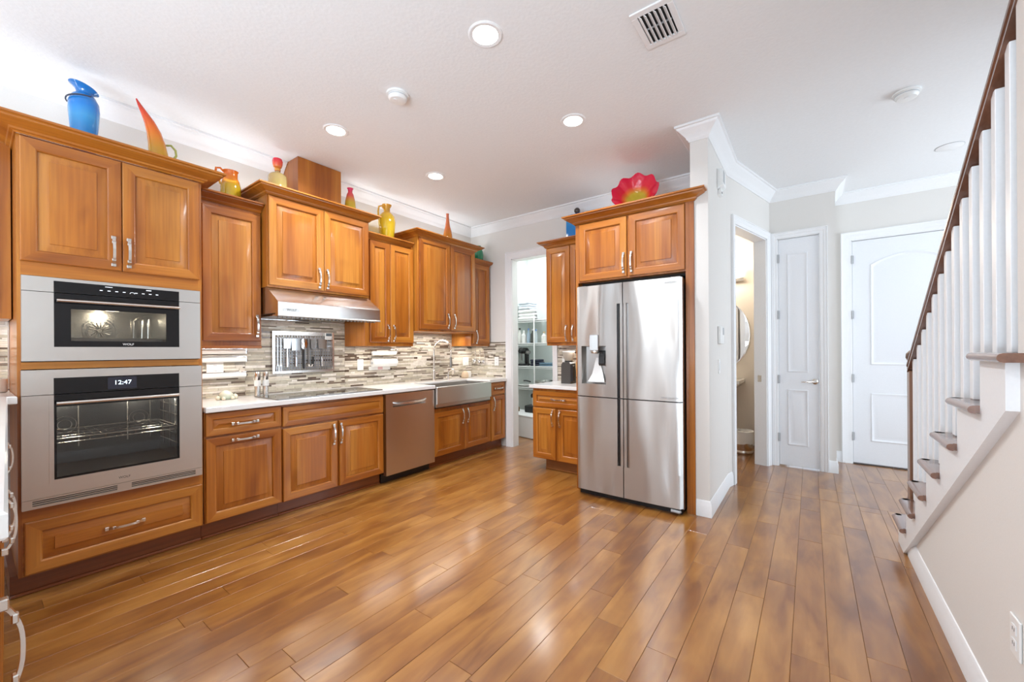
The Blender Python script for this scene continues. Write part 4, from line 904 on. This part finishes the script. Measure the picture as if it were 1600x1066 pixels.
TRAIL = simple('dark_trail', (.05, .06, .08), .2)
for z0_, a0_, a1_ in ((.355, 2.4, 5.0), (.12, -2.2, .3)):
    part('trail', MB().tube([(bx + (.074 if z0_ > .2 else .058) * math.cos(a0_ + (a1_ - a0_) * k / 14), by + (.074 if z0_ > .2 else .058) * math.sin(a0_ + (a1_ - a0_) * k / 14), bz + z0_ + (.03 * k / 14 if z0_ > .2 else .02 - .01 * k / 14)) for k in range(15)], .004, 6), TRAIL, bv)
hp = thing('horn_pitcher', 'orange to yellow glass pitcher with a long curved horn spout', 'pitcher', (.755, 3.44, 2.382))
HG = grad('horn_glass', [(0, (.65, .42, .02)), (1, (.62, .03, .02)), (.38, (.72, .36, .02)), (.62, (.85, .20, .01)), (.85, (.80, .08, .02))], 0.05, .50, .05, .25)
part('body', MB().tube([(.765, 3.44, 2.383), (.764, 3.44, 2.45), (.760, 3.44, 2.55), (.752, 3.44, 2.62), (.738, 3.44, 2.69), (.716, 3.44, 2.75), (.690, 3.44, 2.80), (.666, 3.44, 2.845), (.652, 3.44, 2.875)], [.058, .060, .052, .046, .038, .028, .018, .010, .004], 22), HG, hp)
part('handle', MB().tube([(.800, 3.44, 2.635), (.825, 3.44, 2.645), (.848, 3.44, 2.62), (.852, 3.44, 2.585), (.838, 3.44, 2.555), (.822, 3.44, 2.535), (.812, 3.44, 2.515)], .007, 10), grad('green_yellow', [(0, (.55, .50, .05)), (1, (.45, .50, .12))], 0, .3), hp)
def jug(name, label, x, y, z, prof, stops, H_, handle=None, cat='jug', spout=None):
    g = grad(name + '_glass', stops, 0, H_, .05, .25); t = thing(name, label, cat, (x, y, z)); part('body', MB().lathe(prof, (x, y, z), 30), g, t)
    if handle: part('handle', MB().tube([(x + a, y, z + b) for a, b in handle], .0085, 10), g, t)
    return t
jug('amber_jug', 'amber yellow glass jug with orange neck and loop handle above the single door cabinet', 1.225, 3.60, 2.387, [(.001, 0), (.058, 0), (.066, .05), (.067, .14), (.058, .19), (.046, .215), (.046, .255), (.052, .268), (.049, .268), (.043, .255)],
    [(0, (.60, .42, .02)), (1, (.85, .18, .005)), (.62, (.68, .42, .015)), (.78, (.85, .26, .01))], .27, [(-.045, .250), (-.07, .272), (-.095, .265), (-.10, .23), (-.085, .19), (-.066, .150)])
dc = thing('glass_decanter', 'wide clear yellow glass decanter with a red and orange stopper', 'decanter', (1.55, 3.56, 2.507))
part('body', MB().lathe([(.001, 0), (.068, 0), (.072, .08), (.070, .205), (.06, .222), (.022, .242), (.018, .256), (.016, .256), (.016, .24)], (1.55, 3.56, 2.507), 28), grad('lemon_glass', [(0, (.70, .68, .10)), (1, (.80, .62, .25))], 0, .2, .04, .55), dc)
part('stopper', MB().lathe([(.001, .25), (.022, .252), (.024, .272), (.014, .278), (.030, .286), (.037, .31), (.039, .335), (.034, .354), (.02, .362), (.001, .363)], (1.55, 3.56, 2.507), 24), grad('stopper_glass', [(0, (.65, .02, .05)), (1, (.85, .02, .06)), (.22, (.60, .02, .06)), (.30, (.85, .45, .05)), (.62, (.88, .12, .04))], .25, .363, .05, .2), dc)
jug('bud_vase', 'small yellow glass bud vase with a pink red rim right of the duct cover', 2.235, 3.60, 2.507, [(.001, 0), (.038, 0), (.050, .06), (.053, .14), (.047, .21), (.032, .275), (.020, .30), (.022, .325), (.030, .337), (.026, .337), (.016, .322)],
    [(0, (.62, .50, .03)), (1, (.85, .03, .14)), (.62, (.72, .50, .04)), (.84, (.85, .12, .10))], .34, cat='vase')
jug('amphora_jug', 'large golden yellow glass amphora jug with handle right of the hood cabinet', 2.672, 3.62, 2.387, [(.001, 0), (.052, 0), (.066, .06), (.083, .16), (.090, .24), (.080, .30), (.052, .335), (.034, .35), (.033, .39), (.046, .41), (.050, .425), (.046, .425), (.030, .395)],
    [(0, (.62, .44, .02)), (1, (.85, .42, .03)), (.7, (.72, .46, .015))], .42, [(-.036, .375), (-.065, .40), (-.098, .385), (-.108, .33), (-.100, .26), (-.086, .20)])
jug('orange_bottle', 'slender orange glass bottle vase above the sink cabinet', 3.47, 3.52, 2.527, [(.001, 0), (.045, 0), (.054, .05), (.056, .11), (.046, .17), (.030, .23), (.020, .30), (.016, .36), (.018, .385), (.014, .385)],
    [(0, (.80, .32, .03)), (1, (.75, .20, .10)), (.35, (.85, .30, .02)), (.6, (.85, .22, .05))], .385, cat='vase')
jug('green_vase', 'small green glass vase in the far corner above the narrow cabinet', 4.10, 3.58, 2.402, [(.001, 0), (.040, 0), (.060, .06), (.068, .13), (.058, .19), (.034, .225), (.030, .245), (.036, .255), (.032, .255)],
    [(0, (.01, .28, .12)), (1, (.05, .45, .25))], .25, cat='vase')
bb = thing('blue_bottle', 'blue glass bottle with a dark ball stopper left of the refrigerator cabinet', 'bottle', (4.02, 2.06, 2.422))
part('body', slab(MB(), [(3.97, 2.175), (3.97, 1.95), (4.07, 1.95), (4.07, 2.175)], 2.423, 2.755, .02), BLUE, bb)
part('stopper', MB().lathe([(.001, -.034), (.018, -.029), (.031, -.014), (.034, 0), (.031, .014), (.018, .029), (.001, .034)], (4.0, 2.055, 2.786), 20), simple('dark_stopper', (.05, .035, .03), .15, coat=.5), bb)
# fluted bowl tilted towards the room
bw = thing('fluted_bowl', 'large fluted red glass bowl with yellow centre standing on edge above the refrigerator', 'bowl', (3.62, 1.27, 2.425))
loops = []; nb = 60
def bowl_loop(r, h, fl_, mx=0):
    l = []
    for k in range(nb):
        a = 2 * PI * k / nb; f_ = fl_ * math.cos(9 * a); l.append(Vector((r * math.cos(a) * (1 + f_ * .11), r * math.sin(a) * (1 + f_ * .11), h + f_ * .045)))
    return l
pr = [(.002, 0, 0), (.05, .001, 0), (.085, .015, .03), (.125, .045, .10), (.165, .085, .22), (.205, .115, .30), (.205, .120, .30), (.163, .092, .22), (.12, .052, .10), (.08, .022, .03), (.045, .009, 0), (.002, .008, 0)]
tm_ = Matrix.Translation((3.66, 1.275, 2.425 + .195)) @ Matrix.Rotation(R(-62), 4, 'Y') @ Matrix.Rotation(R(8), 4, 'X')
def bowl_mat():
    m, nt, N, L, P = mat('bowl_glass'); at = N.new('ShaderNodeAttribute'); at.attribute_name = 'rad'
    r = ramp(N, [(.0, (.55, .45, .03)), (1.0, (.80, .0, .06)), (.38, (.65, .48, .03)), (.52, (.85, .16, .02)), (.64, (.85, .01, .04))]); L.new(at.outputs['Fac'], r.inputs[0]); L.new(r.outputs[0], P.inputs['Base Color'])
    P.inputs['Roughness'].default_value = .05; P.inputs['Coat Weight'].default_value = .5; P.inputs['Transmission Weight'].default_value = .15; return m
mb = MB().rings([[tm_ @ p for p in bowl_loop(*q)] for q in pr]); bo = part('dish', mb, bowl_mat(), bw, smooth=60)
at = bo.data.attributes.new('rad', 'FLOAT', 'POINT'); ti = tm_.inverted(); offb = OFF[bw.name]
at.data.foreach_set('value', [min(1, (ti @ (Vector(v.co) + offb)).xy.length / .205) for v in bo.data.vertices])

# ------------------------------------------------------------------ ceiling fittings
GLOW = emit('lamp_lens', (1.0, .95, .88), 9)
for (cx_, cy_), lb in zip(CANS, ('recessed ceiling light nearest the camera, above the open floor', 'recessed ceiling light in front of the refrigerator', 'recessed ceiling light above the cooktop', 'recessed ceiling light nearest the sink')):
    t = thing('recessed_light', lb, 'ceiling light', (cx_, cy_, CZ), 'recessed kitchen lights')
    part('trim_ring', MB().lathe([(.092, CZ - .0005), (.092, CZ - .004), (.085, CZ - .008), (.068, CZ - .006), (.068, CZ - .001)], (cx_, cy_, 0), 32, cap0=False, cap1=False), WHITE, t)
    part('lens', MB().lathe([(.001, CZ - .004), (.068, CZ - .004), (.068, CZ - .002), (.001, CZ - .002)], (cx_, cy_, 0), 32), GLOW, t)
for x, y, lb in ((1.70, 2.18, 'round white smoke detector on the kitchen ceiling'), (3.71, -.52, 'round white smoke detector on the ceiling near the stairs')):
    t = thing('smoke_detector', lb, 'smoke detector', (x, y, CZ)); part('base', MB().lathe([(.072, CZ - .0005), (.072, CZ - .012), (.066, CZ - .014)], (x, y, 0), 28), PLASTIC, t)
    part('cover', MB().lathe([(.060, CZ - .014), (.060, CZ - .03), (.050, CZ - .042), (.028, CZ - .045), (.001, CZ - .045)], (x, y, 0), 28), PLASTIC, t)
    part('vent_gap', MB().lathe([(.0605, CZ - .018), (.0605, CZ - .022)], (x, y, 0), 28, cap0=False, cap1=False), GREYP, t); part('test_button', MB().lathe([(.013, CZ - .045), (.013, CZ - .048), (.001, CZ - .048)], (x - .02, y, 0), 14), WHITE, t)
sp = thing('ceiling_cover', 'flat round white cover plate on the ceiling by the stair rail', 'cover plate', (4.93, -.95, CZ))
part('disc', MB().lathe([(.085, CZ - .0005), (.085, CZ - .004), (.079, CZ - .006), (.001, CZ - .007)], (4.93, -.95, 0), 32), WHITE, sp); part('rim', MB().lathe([(.088, CZ - .0004), (.088, CZ - .003), (.0855, CZ - .003)], (4.93, -.95, 0), 32, cap0=False, cap1=False), GREYP, sp)
vn = thing('ceiling_vent', 'white louvred air vent in the ceiling at the top of the view', 'vent', (2.15, .62, CZ))
part('frame', frame(MB(), 2.0, 2.29, -.73, -.525, 2.035, 2.255, -.70, -.555, CZ - .010, CZ - .0005, .002).xf(lambda p: (p.x, -p.z, p.y)), WHITE, vn)
part('duct_shadow', MB().box(2.035, 2.255, .555, .70, CZ - .0015, CZ - .0008), GAPM, vn)
for k in range(6):
    y = .568 + k * .024; part('louvre', MB().box(-.11, .11, -.0012, .0012, -.011, .011).xf(lambda p: (p.x + 2.145, y + p.y * .8 + p.z * .72, CZ - .012 + p.z * .7 - p.y * .7)), WHITE, vn)
part('damper', MB().box(2.14, 2.15, .56, .695, CZ - .005, CZ - .002), GREYP, vn)

# ------------------------------------------------------------------ wall devices by the hallway
HW = lambda u, o, z: (u, .61 - o, z)
md = thing('motion_sensor', 'white wedge motion sensor high on the hallway wall', 'sensor', (3.74, .6, 2.53))
part('body', MB().prism([(.609, 2.735), (.565, 2.725), (.565, 2.60), (.609, 2.575)], 0, 3.66, 3.80), PLASTIC, md); part('window', MB().box(3.672, 3.745, .5635, .566, 2.62, 2.715), GREYP, md); part('mount', MB().prism([(.609, 2.573), (.585, 2.585), (.585, 2.535), (.609, 2.53)], 0, 3.70, 3.78), PLASTIC, md)
part('indicator', MB().box(3.725, 3.748, .5825, .5855, 2.548, 2.56), BLACK, md)
th = thing('thermostat', 'small white wall control with a narrow grey display at the hallway corner', 'thermostat', (3.74, .6, 1.36))
part('body', MB().box(3.655, 3.80, .585, .609, 1.30, 1.445, 0, .004), PLASTIC, th); part('panel', MB().box(3.740, 3.795, .5835, .586, 1.375, 1.435), GREYP, th)
outlet('light_switch', 'white rocker light switch below the thermostat on the hallway wall', HW, 3.70, 1.115, .075, .118, 'switch')

# ------------------------------------------------------------------ staircase
sc = thing('staircase', 'white staircase with dark wooden treads and handrail rising at the right', 'stairs', (2.6, -1.0, 0))
RUN, RISE = .265, .1775; XB = [3.33 - RUN * i for i in range(12)]        # back of tread i
FS = -.452
# skirt board: stepped top, sloped lower edge
top = []
for i in range(7): top += [(XB[i] + RUN, RISE * i), (XB[i] + RUN, RISE * (i + 1) - .027)] if i == 0 else [(XB[i] + RUN, RISE * i - .027), (XB[i] + RUN, RISE * (i + 1) - .027)]
poly = [(3.415, 0)] + [(XB[0] + RUN, 0.0)] + [(XB[0] + RUN, RISE - .027)]
for i in range(1, 7): poly += [(XB[i] + RUN, RISE * i - .027), (XB[i] + RUN, RISE * (i + 1) - .027)]
poly += [(1.787, RISE * 7 - .027), (1.787, 1.075)]
part('skirt_board', MB().prism(poly, 1, SY, FS), WHITE, sc, smooth=0)
for i in range(9):
    z = RISE * (i + 1); xf_ = XB[i] + RUN
    if i < 7:
        part('riser', MB().box(xf_ - .018, xf_ - .0005, -1.58, SY - .0005, RISE * i, z - .027), WHITE, sc, smooth=0)
    y1 = FS + .030 if i < 7 else SY - .13
    mb = MB(); xa = XB[i] - .02 if i < 7 else max(XB[i], .4)
    # bullnosed tread: profile in XZ
    pr = [(XB[i] + .0, z - .027), (XB[i] + .0, z)] + [(xf_ + .018 + .0135 * math.sin(t), z - .0135 + .0135 * math.cos(t)) for t in [PI * k / 6 for k in range(7)]]
    mb.prism(pr, 1, -1.58, FS + .012 if i < 7 else y1)
    if i < 7:    # return nosing along the open side
        lp = []
        for x in (XB[i] - .012, xf_ + .0):
            lp.append([(x, FS + .012, z), (x, FS + .012, z - .027)] + [(x, FS + .018 + .0135 * math.sin(t), z - .0135 - .0135 * math.cos(t)) for t in [PI * k / 6 for k in range(7)]])
        mb.rings(lp); mb.lathe([(.001, z - .027), (.018, z - .027), (.030, z - .0135), (.018, z), (.001, z)], (xf_, FS + .0015, 0), 14)
    part('tread', mb, STAIRW, sc)
# balusters and rail
def railz(x): return 1.118 + (3.47 - x) * .690              # centre height of the handrail
RYC = -.505
x = 3.326; k = 0
while x > 1.66:
    i = int((3.33 + RUN - x) / RUN); zb = RISE * (i + 1)
    part('baluster', MB().box(x - .019, x + .019, RYC - .019, RYC + .019, zb, railz(x) - .026, 0, .0015), WHITE, sc, smooth=0); x -= .1195; k += 1
rp = [(-.030, -.030), (.030, -.030), (.030, -.018), (.026, -.012), (.022, -.008), (.032, .004), (.033, .016), (.024, .027), (.010, .032), (-.010, .032), (-.024, .027), (-.033, .016), (-.032, .004), (-.022, -.008), (-.026, -.012), (-.030, -.018)]
part('handrail', MB().rings([[(x, RYC + a, railz(x) + b) for a, b in rp] for x in (3.44, 1.0)]), STAIRW, sc)
nx, ny = 3.435, -.520
part('newel_post', MB().box(nx - .040, nx + .040, ny - .040, ny + .040, RISE, 1.118, 0, .004).box(nx - .046, nx + .046, ny - .046, ny + .046, RISE, RISE + .15, 0, .004), STAIRV, sc)
part('newel_cap', MB().lathe([(.030, 1.118), (.046, 1.128), (.046, 1.136), (.028, 1.146), (.024, 1.156), (.040, 1.172), (.052, 1.198), (.050, 1.222), (.034, 1.242), (.001, 1.248)], (nx, ny, 0), 24), STAIRV, sc)

# ------------------------------------------------------------------ pantry
PX0, PX1 = 5.22, 5.61
def wire_shelf(z, lb):
    t = thing('wire_shelf', lb, 'shelf', (5.4, 3.1, z), 'white wire pantry shelves'); mb = MB()
    for k in range(36): y = 2.46 + k * .0385; mb.tube([(PX0, y, z), (PX1, y, z)], .0022, 5)
    part('wires', mb, WHITE, t); part('front_rod', MB().tube([(PX0, 2.45, z - .004), (PX0, 3.81, z - .004)], .005, 8).tube([(PX0, 2.45, z - .030), (PX0, 3.81, z - .030)], .004, 8).tube([(5.45, 2.45, z - .005), (5.45, 3.81, z - .005)], .004, 8), WHITE, t)
    return t
PZ = [1.725, 1.365, 1.005, .675]
for z, n in zip(PZ, ('top', 'second', 'third', 'lowest')): wire_shelf(z, n + ' white wire shelf in the pantry')
solo('shelf_pole', MB().tube([(5.20, 3.42, 0), (5.20, 3.42, 1.76)], .011, 10), WHITE, 'thin white upright pole holding the pantry shelves', 'pole', (5.20, 3.42, 0))
GP = 'goods on the pantry shelves'
def folded(name, lb, y, z, w, h, col, n=4, d=.26):
    t = thing(name, lb, 'linen', (5.38, y, z), GP); m = simple(name + '_cloth', col, .9, bump=.4, bscale=60)
    for k in range(n):
        hh = h / n; q = MB().box(5.40 - d / 2 + .01 * (k % 2), 5.40 + d / 2, y - w / 2 + .012 * (k % 3), y + w / 2, z + k * hh + .001, z + (k + 1) * hh - .001, 0, hh * .42); part('fold', q, m, t)
    return t
folded('folded_quilt', 'white folded quilt on the top pantry shelf', 3.62, 1.732, .34, .17, (.80, .80, .80), 3)
folded('folded_towels', 'pale blue folded towels lying on the white quilt in the pantry', 3.66, 1.905, .24, .12, (.60, .64, .70), 3)
solo('storage_tub', MB().rings([[(5.27, 3.17, 1.732), (5.27, 3.40, 1.732), (5.52, 3.40, 1.732), (5.52, 3.17, 1.732)], [(5.25, 3.15, 1.95), (5.25, 3.415, 1.95), (5.54, 3.415, 1.95), (5.54, 3.15, 1.95)]]), simple('tub_clear', (.80, .81, .83), .25, trans=.3), 'translucent storage tub at the right of the top pantry shelf', 'tub', (5.39, 3.28, 1.73), GP)
def bottle(lb, y, z, r, h, col, cap, x=5.30, trans=.2):
    t = thing('bottle', lb, 'bottle', (x, y, z), GP); part('body', MB().lathe([(.001, 0), (r, 0), (r, h * .62), (r * .5, h * .75), (r * .38, h * .88)], (x, y, z + .003), 16), simple('bottle_body', col, .15, trans=trans), t); part('cap', MB().lathe([(r * .45, h * .88), (r * .45, h), (.001, h)], (x, y, z + .003), 14), simple('bottle_cap', cap, .4), t)
for lb, y, r, h, col, cap in (('black capped white bottle, leftmost on the second pantry shelf', 3.76, .035, .24, (.75, .75, .72), (.02, .02, .02)), ('white carton-like bottle second from the left on the pantry shelf', 3.68, .042, .20, (.82, .82, .80), (.75, .75, .75)),
        ('blue labelled glass bottle in the middle of the pantry shelf', 3.59, .030, .23, (.35, .45, .55), (.10, .20, .45)), ('dark glass bottle behind the pantry pole', 3.51, .034, .22, (.06, .06, .05), (.45, .47, .50)), ('clear bottle with blue cap left of the pantry pole', 3.45, .028, .21, (.55, .62, .66), (.10, .22, .50)),
        ('square white jar right of the pantry pole', 3.30, .045, .17, (.85, .84, .80), (.45, .36, .20)), ('tall pale bottle at the right end of the pantry shelf', 3.19, .032, .25, (.70, .66, .55), (.8, .8, .8))): bottle(lb, y, 1.368, r, h, col, cap)
mx = thing('hand_mixer', 'black stand mixer on the third pantry shelf', 'mixer', (5.36, 3.72, 1.01), GP)
part('base', MB().box(5.26, 5.46, 3.66, 3.78, 1.010, 1.04, 0, .01), BLACK, mx); part('column', MB().box(5.40, 5.46, 3.69, 3.75, 1.04, 1.22, 0, .015), BLACK, mx); part('head', MB().tube([(5.24, 3.72, 1.235), (5.28, 3.72, 1.25), (5.42, 3.72, 1.25), (5.47, 3.72, 1.235)], [.03, .05, .05, .03], 14), BLACK, mx); part('beater', MB().tube([(5.29, 3.72, 1.2), (5.29, 3.72, 1.09)], .012, 8), STEELD, mx)
ut = thing('whisk_stand', 'dark upright gadget with a round head beside the black mixer', 'gadget', (5.3, 3.60, 1.01), GP)
part('stem', MB().tube([(5.3, 3.60, 1.01), (5.3, 3.60, 1.20)], .014, 10), BLACK, ut); part('head', MB().lathe([(.02, 1.19), (.042, 1.21), (.042, 1.24), (.02, 1.255)], (5.3, 3.60, 0), 16), STEELD, ut)
folded('navy_cloths', 'folded navy and black cloths on the third pantry shelf', 3.485, 1.01, .14, .10, (.03, .035, .06), 3)
folded('blue_placemats', 'flat stack of blue placemats right of the pantry pole', 3.25, 1.01, .26, .05, (.16, .26, .34), 3)
pn = thing('roasting_pan', 'wide shallow grey pan with flared rim on the lowest pantry shelf', 'pan', (5.38, 3.35, .68), GP)
part('pan', MB().lathe([(.001, .682), (.12, .682), (.20, .775), (.196, .775), (.118, .688), (.001, .687)], (5.40, 3.32, 0), 26), NICKEL, pn); part('handle', MB().tube([(5.22, 3.50, .765), (5.17, 3.55, .785), (5.14, 3.58, .785)], .009, 8), BLACK, pn)
solo('platter', MB().lathe([(.001, .684), (.10, .684), (.155, .706), (.152, .712), (.10, .692), (.001, .692)], (5.38, 3.68, 0), 26), PORC, 'flat white platter at the left of the lowest pantry shelf', 'platter', (5.38, 3.68, .68), GP)
bxr = thing('white_bin', 'low white storage bin with a small black mark on the pantry floor', 'bin', (5.12, 3.42, 0)); rot = Matrix.Translation((4.94, 3.36, 0)) @ Matrix.Rotation(R(-10), 4, 'Z')
part('body', MB().box(-.17, .20, -.34, .38, .004, .30, 0, .006).xf(lambda p: rot @ p), WHITE, bxr); part('rim', MB().box(-.178, .208, -.348, .388, .30, .325, 0, .005).xf(lambda p: rot @ p), WHITE, bxr)
part('mark', MB().box(-.172, -.1695, .300, .335, .05, .095).xf(lambda p: rot @ p), BLACK, bxr)
em = thing('espresso_maker', 'black appliance with a round gauge standing on the white pantry bin', 'appliance', (5.05, 3.34, .326))
part('body', MB().box(4.98, 5.16, 3.22, 3.46, .327, .43, 0, .012), BLACK, em); part('tower', MB().tube([(5.03, 3.33, .43), (5.03, 3.33, .55)], .016, 10), CHROME, em); part('gauge', MB().lathe([(.001, 0), (.038, 0), (.038, .03), (.001, .03)], (0, 0, 0), 18, axis=0).xf(lambda p: (5.02 + p.x, 3.33 + p.y, .575 + p.z)), BLACK, em)
bottle('small brown jar at the left end of the white pantry bin', 3.61, .325, .032, .09, (.30, .20, .10), (.5, .45, .4), x=5.02)

# ------------------------------------------------------------------ powder room
PBX = 6.12
mi = thing('oval_mirror', 'large frameless oval mirror on the powder room wall', 'mirror', (PBX - .01, 1.02, 1.42))
def ov_loop(a, b, x): return [(x, 1.02 + a * math.cos(2 * PI * k / 48), 1.45 + b * math.sin(2 * PI * k / 48)) for k in range(48)]
part('glass', MB().rings([ov_loop(.39, .47, PBX - .002), ov_loop(.39, .47, PBX - .008), ov_loop(.375, .455, PBX - .011)]), MIRROR, mi)
vl = thing('vanity_light', 'lit vanity light bar above the oval mirror in the powder room', 'vanity light', (PBX, .95, 2.17))
part('bar', MB().box(PBX - .05, PBX - .001, .70, 1.30, 2.15, 2.20, 0, .004), NICKEL, vl)
for y in (.78, 1.0, 1.22): sh_ = part('shade', MB().lathe([(.028, 2.20), (.05, 2.23), (.055, 2.31), (.05, 2.31), (.025, 2.21)], (PBX - .075, y, 0), 18), emit('frosted_shade', (1.0, .90, .76), 6), vl)
d = bpy.data.lights.new('vanity_bulb', 'POINT'); d.energy = 22; d.color = (1, .92, .80); d.shadow_soft_size = .12; o = bpy.data.objects.new('vanity_bulb', d); C.objects.link(o); o.location = (PBX - .25, 1.0, 2.35)
ps = thing('pedestal_sink', 'white pedestal sink below the oval mirror in the powder room', 'sink', (5.88, 1.02, 0))
part('basin', MB().rings([[(PBX - .005, .78, .74), (PBX - .36, .80, .74), (PBX - .36, 1.24, .74), (PBX - .005, 1.26, .74)], [(PBX - .005, .72, .80), (PBX - .44, .73, .80), (PBX - .44, 1.31, .80), (PBX - .005, 1.32, .80)], [(PBX - .005, .70, .82), (PBX - .46, .71, .82), (PBX - .46, 1.33, .82), (PBX - .005, 1.34, .82)], [(PBX - .005, .70, .86), (PBX - .46, .71, .86), (PBX - .46, 1.33, .86), (PBX - .005, 1.34, .86)]]), PORC, ps, smooth=20)
part('pedestal', MB().lathe([(.11, 0), (.10, .08), (.075, .3), (.085, .6), (.12, .74)], (PBX - .2, 1.02, 0), 22), PORC, ps); part('tap', MB().tube([(PBX - .08, .90, .86), (PBX - .08, .90, .93), (PBX - .15, .90, .94)], .010, 8), CHROME, ps)
tc = thing('waste_basket', 'round steel waste basket with crumpled white liner on the powder room floor', 'waste basket', (5.56, .66, 0))
part('drum', MB().lathe([(.105, .002), (.11, .01), (.11, .04), (.107, .045), (.107, .055), (.11, .06), (.112, .25)], (5.56, .66, 0), 26), NICKEL, tc)
lin = []; rl = random.Random(3)
for z, r in ((.13, .117), (.18, .120), (.23, .118), (.275, .115), (.28, .10), (.24, .095)): lin.append([(5.56 + (r + rl.uniform(-.004, .006)) * math.cos(2 * PI * k / 30), .66 + (r + rl.uniform(-.004, .006)) * math.sin(2 * PI * k / 30), z + rl.uniform(-.02, .01) * (1 if z < .2 else .3)) for k in range(30)])
part('liner', MB().rings(lin, cap0=False), simple('liner_white', (.80, .78, .74), .4, bump=.5, bscale=30), tc)
bpy.context.view_layer.update()
